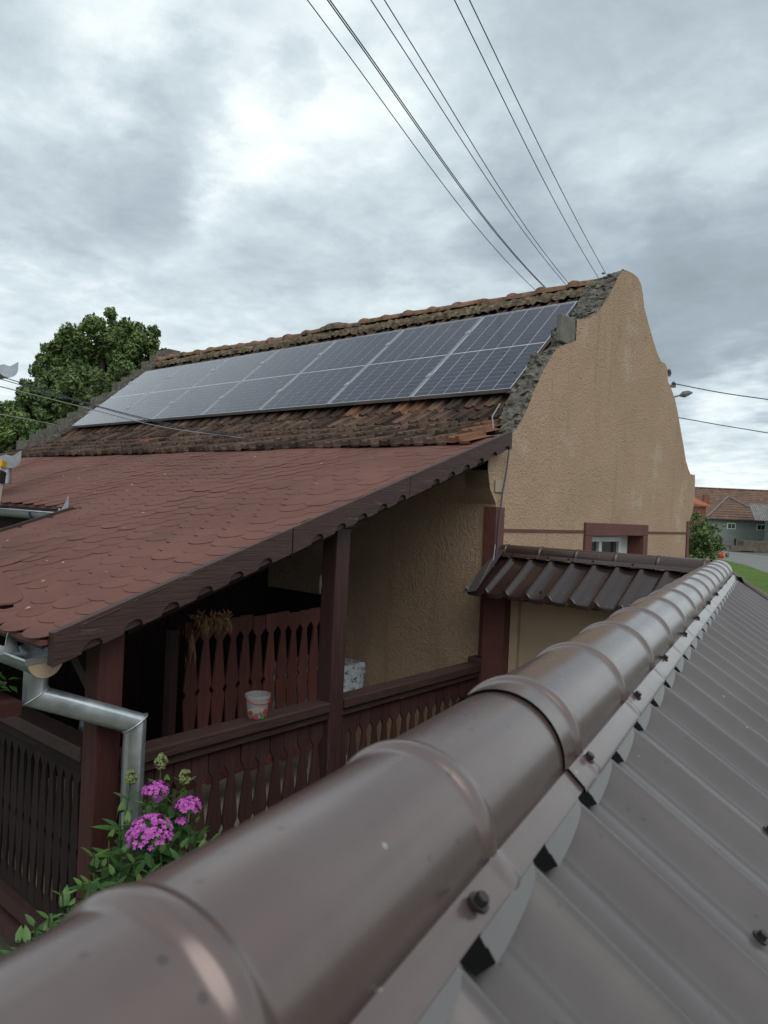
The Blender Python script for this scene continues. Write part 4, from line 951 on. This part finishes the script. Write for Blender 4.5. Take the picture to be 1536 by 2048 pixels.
for (px, py, X, kind) in tops:
    tp = atX(px, py, X); base = Vector((tp.x+rng.uniform(-.1, .05), tp.y+rng.uniform(-.03, .08), GZ))
    mid = tp.lerp(base, .45)+Vector((rng.normal(0, .02), rng.normal(0, .02), 0))
    stems.tube([tp, tp.lerp(mid, .5)+Vector((.004, 0, 0)), mid, base], .0028, 5)
    n = 15; a0 = rng.uniform(0, 3)
    for i in range(n):
        f = (i+.3)/n; o = tp.lerp(mid, min(1, f*1.8)) if f < .55 else mid.lerp(base, (f-.55)/.9)
        size = (.045+.065*min(1, f*4))*rng.uniform(.85, 1.2)
        for s_ in range(2):
            leaves.append((f, o, a0+i*1.57+s_*math.pi+rng.normal(0, .2), rng.uniform(-.05, .55) if f > .1 else rng.uniform(.4, .9), size))
    if kind == 'b':
        bm_ = MB()
        for i in range(40):
            v = Vector(rng.normal(0, 1, 3)).normalized(); c = tp+Vector((v.x*.020, v.y*.020, .01+v.z*.026)); s_ = .008
            bm_.add([c+Vector((s_, 0, 0)), c+Vector((0, s_, 0)), c-Vector((s_, 0, 0)), c-Vector((0, s_, 0)), c+Vector((0, 0, .012)), c-Vector((0, 0, .006))], [(0, 1, 4), (1, 2, 4), (2, 3, 4), (3, 0, 4), (1, 0, 5), (2, 1, 5), (3, 2, 5), (0, 3, 5)])
        part('bud_cluster', bm_, 'bud', ph)
    if kind and kind != 'b':
        clusters = {'F': [((0, 0, 0), .075, .058, 140)], 'f1': [((0, .01, 0), .045, .026, 60), ((-.01, -.01, -.062), .02, .018, 12)], 'f2': [((0, 0, 0), .045, .022, 55), ((.0, .02, -.045), .016, .014, 9)]}[kind]
        for (off, rx, rz, cnt) in clusters:
            hb = MB(); c0 = tp+Vector(off)
            fc = np.array(fl0)
            for i in range(cnt):
                v = Vector(rng.normal(0, 1, 3)).normalized()
                if v.z < -.35: v.z = -v.z
                c = c0+Vector((v.x*rx, v.y*rx, v.z*rz)); nrm = (Vector((v.x, v.y, v.z+.35))+Vector(rng.normal(0, .2, 3))).normalized()
                a = nrm.orthogonal().normalized(); b = nrm.cross(a); rt_ = rng.uniform(0, 6); s_ = rng.uniform(.0105, .0135)
                aa = a*math.cos(rt_)+b*math.sin(rt_); bb = nrm.cross(aa)
                hb.add([c+aa*x*s_+bb*yv*s_+nrm*z*s_*2 for x, yv, z in fl0], flf)
            part('flower_head', hb, 'pink', ph)
part('stems', stems, 'stem', ph)
leaves.sort(key=lambda q: q[0])
lm_ = []
for i, (f, o, az_, el, s_) in enumerate(leaves):
    m_ = Matrix.LocRotScale(o, Matrix.Rotation(az_, 3, 'Z').to_quaternion() @ Matrix.Rotation(el, 3, 'X').to_quaternion(), Vector((s_*1.25, s_, s_)))
    if i < 298: inst('leaf', leafy if f < .05 else leafm, ph, m_)
    else: lm_.append(m_)
part('lower_leaves', bake(leafm, lm_), 'leaf', ph, kind='stuff')

# ================================================================== TREES AND BUSHES
def crown(name, blobs, n, leaf, m, parent, dens_=1.0):
    """leaf-sized faces through a set of uneven clumps"""
    vol = np.array([b[3]**2 for b in blobs]); vol /= vol.sum()
    V = []; Fc = []
    sub = []
    for b in blobs:
        for _ in range(max(8, int(60*(b[3]/blobs[0][3])**1.5))):
            v = rng.normal(0, 1, 3); v /= np.linalg.norm(v); rr = b[3]*rng.uniform(.4, 1.18)
            sub.append((b[0]+v[0]*rr, b[1]+v[1]*rr, b[2]+v[2]*rr*.85, b[3]*rng.uniform(.09, .30)))
    sub = np.array(sub); w = sub[:, 3]**2; w /= w.sum()
    idx = rng.choice(len(sub), n, p=w); c = sub[idx]
    v = rng.normal(0, 1, (n, 3)); v /= np.linalg.norm(v, axis=1)[:, None]
    pos = c[:, :3]+v*(c[:, 3]*rng.uniform(.1, 1.3, n)**.8)[:, None]
    nr_ = v*.6+rng.normal(0, .6, (n, 3))+np.array([0, 0, .35]); nr_ /= np.linalg.norm(nr_, axis=1)[:, None]
    a = np.cross(nr_, rng.normal(0, 1, (n, 3))); a /= np.linalg.norm(a, axis=1)[:, None]; b = np.cross(nr_, a)
    s_ = leaf*rng.uniform(.6, 1.35, n)[:, None]
    q = np.stack([pos-a*s_, pos+b*s_*.45, pos+a*s_, pos-b*s_*.45], 1).reshape(-1, 3)
    me = bpy.data.meshes.new(name); me.vertices.add(4*n); me.vertices.foreach_set('co', q.ravel())
    me.loops.add(4*n); me.loops.foreach_set('vertex_index', np.arange(4*n)); me.polygons.add(n)
    me.polygons.foreach_set('loop_start', np.arange(n)*4); me.polygons.foreach_set('loop_total', np.full(n, 4)); me.update(); me.validate()
    return part(name, me, m, parent)
def tree(label, name, cat, pxy, dist, blobs_px, n, leaf, m, trunkr=.25, group=None):
    """blobs_px: (px, py, radius px) in the photo, stood at their distance"""
    bl = []
    for (x, yv, r) in blobs_px:
        dd = dist+rng.uniform(-.12, .12)*r/FPX*dist*3
        p = atD(x, yv, dd); bl.append((p.x, p.y, p.z, r/FPX*dist))
    base = atD(pxy[0], pxy[1], dist); base = Vector((base.x, base.y, GZ))
    t_ = thing(name, label, cat, tuple(base), group=group)
    tr = MB(); c = Vector(bl[0][:3])
    tr.tube([base, base.lerp(c, .5)+Vector((.1, 0, 0)), c], trunkr, 8, radii=[trunkr, trunkr*.8, trunkr*.35])
    for b in bl[1:]: tr.tube([base.lerp(c, .55), Vector(b[:3])*.6+c*.4, Vector(b[:3])], trunkr*.3, 6, radii=[trunkr*.45, trunkr*.3, trunkr*.1])
    part('trunk', tr, 'bark', t_, smooth=True)
    crown('crown', bl, n, leaf, m, t_)
    return t_
tree('big dark green walnut tree rising behind the stepped gable end', 'walnut_tree', 'tree', (200, 900), 26,
     [(205, 715, 70), (150, 700, 45), (265, 685, 48), (215, 660, 38), (110, 715, 34), (300, 700, 30), (150, 765, 60), (120, 675, 18), (245, 740, 50)], 60000, .085, 'foliage')
tree('lighter green rounded tree in front of the walnut, left of the stepped gable', 'round_tree', 'tree', (150, 900), 22,
     [(150, 790, 55), (90, 800, 50), (205, 770, 38), (250, 745, 28), (50, 845, 45), (120, 840, 45), (60, 790, 30), (170, 750, 25)], 52000, .065, 'foliage2')
tree('dark bushy tree at the left edge above the shingle roof', 'bushy_tree', 'tree', (20, 900), 20,
     [(15, 850, 40), (-40, 840, 50), (45, 870, 35), (20, 890, 35)], 24000, .07, 'foliage')
tree('tip of a small tree showing just above the ridge tiles', 'small_tree', 'tree', (572, 720), 18,
     [(572, 684, 12), (580, 700, 10), (560, 695, 8)], 900, .07, 'foliage2', .08)
tree('tiny leafy twig tip above the ridge left of the small treetop', 'twig_tree', 'tree', (452, 730), 20,
     [(452, 701, 6), (448, 708, 8), (475, 703, 5)], 260, .06, 'foliage', .05)
bush = tree('rose bush with loose small leaves behind the right corner of the gable', 'rose_bush', 'bush', (1410, 1110), 10.5,
     [(1405, 1075, 26), (1395, 1045, 22), (1420, 1095, 24), (1390, 1100, 25), (1430, 1055, 14), (1440, 1105, 14), (1385, 1065, 24)], 7000, .022, 'foliage2', .03)
rc = atD(1443, 1111, 9.6); rb = MB()
for i in range(26):
    v = Vector(rng.normal(0, 1, 3)).normalized(); a = v.orthogonal().normalized(); b = v.cross(a); c = rc+v*.03; s_ = .024
    rb.add([c-a*s_, c+b*s_+v*.01, c+a*s_, c-b*s_+v*.01], [(0, 1, 2, 3)])
part('rose_bloom', rb, 'orange', bush)

# ================================================================== FAR FARM BUILDINGS (right)
def loc(px, d, z): p = atD(px, 1050, d); s_ = Fh; base = Vector((p.x, p.y, 0)); return Vector((base.x, base.y, z))
FR, FF = Rh.copy(), Fh.copy()
def B(px, d, u, w, z):      # point offset from the column px at distance d
    o = FR*((px-768)/FPX*d)+FF*d; return Vector((o.x+FR.x*u+FF.x*w, o.y+FR.y*u+FF.y*w, z))
barn = thing('long_barn', 'long pale green farm building with big old brown tile roof across the road', 'farm building', tuple(B(1480, 78, 0, 0, GZ)))
wb = MB()
def wallbox(b, px, d, u0, u1, w0, w1, z0, z1):
    v = [B(px, d, u, w, z) for z in (z0, z1) for (u, w) in ((u0, w0), (u1, w0), (u1, w1), (u0, w1))]
    b.add(v, [(0, 1, 5, 4), (1, 2, 6, 5), (2, 3, 7, 6), (3, 0, 4, 7), (4, 5, 6, 7)]); return b
wallbox(wb, 1480, 78, -3.4, 9, 0, 5, GZ, .95); wallbox(wb, 1480, 78, -9, 12, 5.01, 12, GZ, .95)
part('wall', wb, 'farwall', barn)
rf = MB(); nrow = 17
for i in range(nrow):       # stepped courses of the main roof
    f0 = i/nrow; f1 = (i+1)/nrow; z0 = .8+3.75*f0; z1 = .8+3.75*f1; w0 = 3.5+5.5*f0; w1 = 3.5+5.5*f1
    rf.add([B(1480, 78, -9.4, w0, z0+.06), B(1480, 78, 12, w0, z0+.06), B(1480, 78, 12, w1+.05, z1+.0), B(1480, 78, -9.4, w1+.05, z1+.0), B(1480, 78, -9.4, w0, z0-.03), B(1480, 78, 12, w0, z0-.03)], [(0, 1, 2, 3), (4, 5, 1, 0)])
rf.add([B(1480, 78, -9.4, 9, 4.55), B(1480, 78, 12, 9, 4.55), B(1480, 78, 12, 14.5, .8), B(1480, 78, -9.4, 14.5, .8)], [(0, 1, 2, 3)])
roof = part('roof', rf, 'farroof', barn)
part('ridge', MB().tube([B(1480, 78, -9.4, 9, 4.6), B(1480, 78, 12, 9, 4.6)], .12, 6), 'farroof', roof)
part('chimney', wallbox(MB(), 1411, 81.5, -.25, .35, 0, .5, 2.0, 3.5), 'brick', roof)
hp = MB(); ap = (0.3, 3.6, 3.35); c0 = (-3.9, -.4, .80); c1_ = (3.6, -.4, .80); c2_ = (4.2, 4.6, 1.6); c3_ = (-4.3, 4.6, 1.6)
nrow = 9
for i in range(nrow):
    f0 = i/nrow; f1 = (i+1)/nrow
    lp = lambda a, b, f: tuple(a[k]+(b[k]-a[k])*f for k in range(3))
    a0 = lp(c0, ap, f0); b0 = lp(c1_, ap, f0); a1 = lp(c0, ap, f1); b1 = lp(c1_, ap, f1)
    up = .06
    hp.add([B(1480, 78, a0[0], a0[1]-.04, a0[2]+up), B(1480, 78, b0[0], b0[1]-.04, b0[2]+up), B(1480, 78, b1[0], b1[1], b1[2]), B(1480, 78, a1[0], a1[1], a1[2]), B(1480, 78, a0[0], a0[1]-.04, a0[2]-.04), B(1480, 78, b0[0], b0[1]-.04, b0[2]-.04)], [(0, 1, 2, 3), (4, 5, 1, 0)])
for q in ((c0, ap, c3_), (c1_, ap, c2_)): hp.add([B(1480, 78, *p_) for p_ in q], [(0, 1, 2)])
hroof = part('hipped_roof', hp, 'farroof', barn)
for q in (c0, c1_): part('hip_ridge', MB().tube([B(1480, 78, q[0], q[1]-.05, q[2]+.12), B(1480, 78, ap[0], ap[1]-.05, ap[2]+.12)], .08, 6), 'asbestos', hroof)
for u in (-.9, 2.35):
    wn = part('window', wallbox(MB(), 1480, 78, u-.5, u+.45, -.03, 0, -.25, .42), 'white', barn)
    part('pane', wallbox(MB(), 1480, 78, u-.40, u-.04, -.05, -.031, -.17, .33), 'glassdark', wn); part('pane', wallbox(MB(), 1480, 78, u+.02, u+.36, -.05, -.031, -.17, .33), 'glassdark', wn)
orb = thing('orange_roofed_shed', 'small shed with bright orange tile roof at the gable corner', 'shed', tuple(B(1400, 60, 0, 0, GZ)))
part('wall', wallbox(MB(), 1400, 60, -1.5, .55, .2, 2, GZ, 1.6), 'brick', orb)
part('roof', MB().add([B(1400, 60, -1.6, 0, 1.95), B(1400, 60, 1.0, 0, 1.65), B(1400, 60, -.9, 1.0, 2.75), B(1400, 60, -1.8, 1.0, 2.8), B(1400, 60, -1.6, 0, 1.82), B(1400, 60, 1.0, 0, 1.55)], [(0, 1, 2, 3), (4, 5, 1, 0)]), 'farorange', orb)
ls = thing('corrugated_shed', 'grey shed with wavy sheet roof at the right edge beyond the road', 'shed', tuple(B(1530, 74, 0, 0, GZ)))
cs = MB(); us = np.arange(-1.0, 5, .06)
cs.grid([[B(1530, 74, u+(-.0), 0, .80+.05*math.sin(u*26)) for u in us], [B(1530, 74, u+.45, 2.4, 2.55+.05*math.sin(u*26)) for u in us]])
part('roof', cs, 'asbestos', ls); part('wall', wallbox(MB(), 1530, 74, 1.2, 4.5, .4, 2.2, GZ, .9), 'farwall', ls)
for (px, h, lab) in ((1444, .95, 'left thin wooden fence post before the pale green barn'), (1473, .85, 'wooden fence post beside the beams, before the pale green barn'), (1504, .7, 'right short wooden fence post behind the timber stack')):
    ob('fence_post', wallbox(MB(), px, 66, -.07, .07, 0, .14, GZ, GZ+h*1.25), 'darkwood', label=lab, cat='post', group='fence posts by the barn')
fn = thing('wire_fence', 'thin rail fence running in front of the pale green barn', 'fence', tuple(B(1475, 68, 0, 0, GZ)))
for z_ in (GZ+.35, GZ+.75): part('rail', MB().bar(B(1475, 68, -2.4, 0, z_), B(1475, 68, 4, 0, z_+.05), .04, .05), 'timber', fn)
for k_ in range(7): part('post', MB().bar(B(1475, 68, -2.3+k_*.98, 0, GZ), B(1475, 68, -2.3+k_*.98, 0, GZ+.95+.05*(k_ % 2)), .08, .08, up=(1, 0, 0)), 'timber', fn)
wp = thing('timber_stack', 'stack of pale squared timber beams on the verge beyond the road', 'timber stack', tuple(B(1490, 62, 0, 0, GZ)))
for i in range(5):
    part('beam', wallbox(MB(), 1492, 62, -1.2+.1*i, 1.1+.08*i, .25*i, .25*i+.2, GZ+.1+.12*(i % 3), GZ+.3+.12*(i % 3)), 'timber', wp)
for k_, (px, u0, z1) in enumerate(((1524, 1.6, .62),)):
    ob('wood_pile', wallbox(MB(), px, 63, -1.5, 3, 0, 1.2, GZ, GZ+.95), 'timber', label='dark low timber pile at the right edge before the barn', cat='wood pile')
hb = thing('scrub', 'scrub', 'x') if False else None

# ================================================================== UTILITY POLE, LAMP AND WIRES
pole = thing('utility_pole', 'street pole behind the gable with insulators and lamp arm poking out', 'utility pole', tuple(B(1322, 28, 0, 0, GZ)))
def A(px, py, d): return atD(px, py, d)
ptop = A(1322, 752, 28)
part('mast', MB().tube([(ptop.x, ptop.y, GZ), (ptop.x, ptop.y, ptop.z)], .12, 10, radii=[.16, .10]), 'asbestos', pole)
part('crossarm', MB().bar(A(1290, 751, 28), A(1341, 750, 28), .08, .10), 'timber', pole)
part('crossarm', MB().bar(A(1295, 774, 28), A(1351, 772, 28), .08, .12), 'timber', pole)
for px, py in ((1338, 742), (1339, 746), (1347, 767)): part('insulator', MB().tube([A(px, py-4, 28), A(px, py, 28), A(px, py+3, 28)], .06, 8, radii=[.03, .09, .05]), 'wire', pole)
lampm = MB().tube([A(1325, 800, 28), A(1352, 793, 28), A(1362, 790, 28)], .035, 6); la = part('lamp_arm', lampm, 'asbestos', pole)
part('lamp_head', MB().tube([A(1360, 791, 28), A(1367, 789, 28), A(1377, 786, 28), A(1385, 785, 28)], .06, 8, radii=[.05, .13, .10, .03]), 'asbestos', la)
def wire(name, label, pts, r, m='wire', grp=None):
    """smooth curve through points"""
    P = [Vector(p) for p in pts]; q = []
    for i in range(len(P)-1):
        a = P[max(0, i-1)]; b = P[i]; c = P[i+1]; d = P[min(len(P)-1, i+2)]
        for k in range(10):
            t = k/10; q.append(.5*((2*b)+(c-a)*t+(2*a-5*b+4*c-d)*t*t+(3*b-3*c+d-a)*t**3))
    q.append(P[-1]); return ob(name, MB().tube(q, r, 5), m, smooth=True, label=label, cat='cable', group=grp)
wl = [((615, 0), (1078, 587), (1300, 752), 'leftmost overhead power line crossing the sky'), ((655, 0), (1094, 580), (1305, 753), 'thicker overhead line of the close pair, left one'),
      ((660, 0), (1099, 583), (1308, 753), 'thicker overhead line of the close pair, right one'), ((742, 0), (1135, 573), (1315, 750), 'overhead line left of the middle pair'),
      ((769, 0), (1141, 571), (1320, 750), 'overhead line right of the middle pair'), ((909, 0), (1195, 553), (1330, 751), 'overhead line second from the right'), ((939, 0), (1213, 550), (1334, 750), 'rightmost overhead power line crossing the sky')]
for (a, b, c, lab) in wl:
    far = A(c[0], c[1], 28); ra = ray(*a); rb_ = ray(*b)
    near = ra*(4.6/ra.z)
    # middle point on the plan line near-far
    dx, dy = (far-near).x, (far-near).y
    s_ = (near.x*dy-near.y*dx)/(rb_.x*dy-rb_.y*dx); mid = rb_*s_
    back = near+(near-mid)*.8+Vector((0, 0, .4))
    wire('power_line', lab, [back, near, mid, far], .0065 if 'pair, ' in lab else .0055)
w1 = wire('power_line', 'dark overhead wire running right from the pole insulator', [A(1347, 767, 28), A(1440, 785, 27), A(1536, 799, 26), A(1750, 830, 22)], .02, 'wire')
wire('power_line', 'lower overhead wire right of the gable over the pale cloud', [A(1340, 832, 29), A(1440, 850, 28), A(1536, 866, 26), A(1750, 905, 22)], .018, 'wire')
wire('service_cable', 'upper service cable from the left to the tiles below the panels', [A(-200, 700, 4.5), A(0, 753, 4.9), A(195, 812, 5.6), A(350, 850, 6.3), A(488, 874, 6.9)], .0035, 'wire')
wire('service_cable', 'second dark service cable twisted to the upper one', [A(-200, 705, 4.5), A(0, 758, 4.88), A(195, 814, 5.58), A(350, 853, 6.3), A(488, 875, 6.9)], .003, 'wire')
wire('service_cable', 'pale service cable sloping from left edge across the lower panel edge', [A(-200, 725, 4.5), A(0, 773, 4.9), A(180, 818, 5.6), A(330, 855, 6.3), A(488, 876, 6.88)], .004, 'wirelight')
wire('service_cable', 'lowest pale cable from left edge to the stepped gable', [A(-200, 800, 7), A(0, 829, 8), A(60, 840, 8.8), A(108, 849, 10.2)], .006, 'wirelight')

# ================================================================== LEFT EDGE: NEIGHBOURING ROOF PIECES
def gutter_end(name, label, cpx, d, w, length, drop=None, cat='gutter'):
    """half-round gutter whose open end shows, running off to the left"""
    e_ = atD(*cpx, d); t_ = thing(name, label, cat, tuple(e_))
    b = MB(); dx = Vector((-1, 0, 0))
    for sc in (1, .95): b.grid([[tuple(e_+dx*s_+Vector((0, -math.cos(t)*w*sc, -math.sin(t)*w*sc))) for t in np.linspace(0, math.pi, 11)] for s_ in (0, length)])
    b.tube([e_+Vector((0, -w-.004, .003)), e_+dx*length+Vector((0, -w-.004, .003))], .006, 6)
    part('channel', b, 'zinc', t_, autosmooth=50)
    pts = [(-math.cos(t)*w, -math.sin(t)*w) for t in np.linspace(0, math.pi, 11)]+[(w*1.0, w*.75), (w*.2, w*.15), (-w*.4, w*.25)]
    part('end_cap', MB().prism(pts, lambda a, c: tuple(e_+Vector((0, a, c))), lambda a, c: tuple(e_+Vector((.004, a, c)))), 'zinc', t_)
    if drop: part('outlet', MB().tube([e_+Vector((-.06, 0, -w*.8)), e_+Vector((-.06, 0, -drop))], w*.45, 14), 'zinc', t_, autosmooth=40)
    return t_
gutter_end('roof_gutter', 'grey gutter end poking in at the left edge against the sky', (15, 735), 3.2, .045, 1.2)
gutter_end('flared_gutter', 'grey flared gutter end with short pipe above the ladder at the left edge', (20, 915), 6.0, .09, 2.5, drop=.22)
aw = thing('shingle_awning', 'corner of a red shingle awning close to the camera at the left edge', 'awning', tuple(atD(0, 1175, 2.2)))
ap_ = [(-160, 1040), (-60, 1090), (0, 1141), (26, 1164), (43, 1182), (47, 1190), (44, 1198), (30, 1205), (0, 1208), (-60, 1205), (-160, 1198)]
def awp(x, yv, dz=0): return tuple(atD(x, yv, 2.05+(1208-yv)*.0045)+Vector((0, 0, dz)))
part('shingle', MB().prism(ap_, lambda a, b: awp(a, b, -.005), lambda a, b: awp(a, b)), 'shingle', aw)
part('board', MB().prism([(-160, 1060), (-60, 1110), (0, 1160), (20, 1182), (28, 1198), (10, 1202), (-160, 1192)], lambda a, b: awp(a, b, -.024), lambda a, b: awp(a, b, -.007)), 'darkwood', aw)
ld = thing('ladder', 'pale aluminium ladder with yellow tip leaning at the left edge', 'ladder', tuple(atD(0, 1300, 5.4)))
for k_, off in enumerate((0, -.36)):
    t0_ = atD(2, 935, 5.4)+Vector((off, 0, 0)); b0_ = Vector((t0_.x+.30, t0_.y-.35, GZ))
    sd_ = part('side_rail', MB().bar(t0_, b0_, .03, .07), 'white2', ld)
    part('end_tip', MB().bar(t0_+Vector((-.006, .006, .05)), t0_, .045, .08), 'yellow', sd_)
    part('joint', MB().bar(t0_.lerp(b0_, .012), t0_.lerp(b0_, .05), .05, .085), 'black', sd_)
for i in range(8):
    f = .1+.11*i; a = (atD(2, 935, 5.4)).lerp(Vector((atD(2, 935, 5.4).x+.30, atD(2, 935, 5.4).y-.35, GZ)), f)
    part('rung', MB().bar(a, a+Vector((-.36, 0, 0)), .03, .03), 'white2', ld)
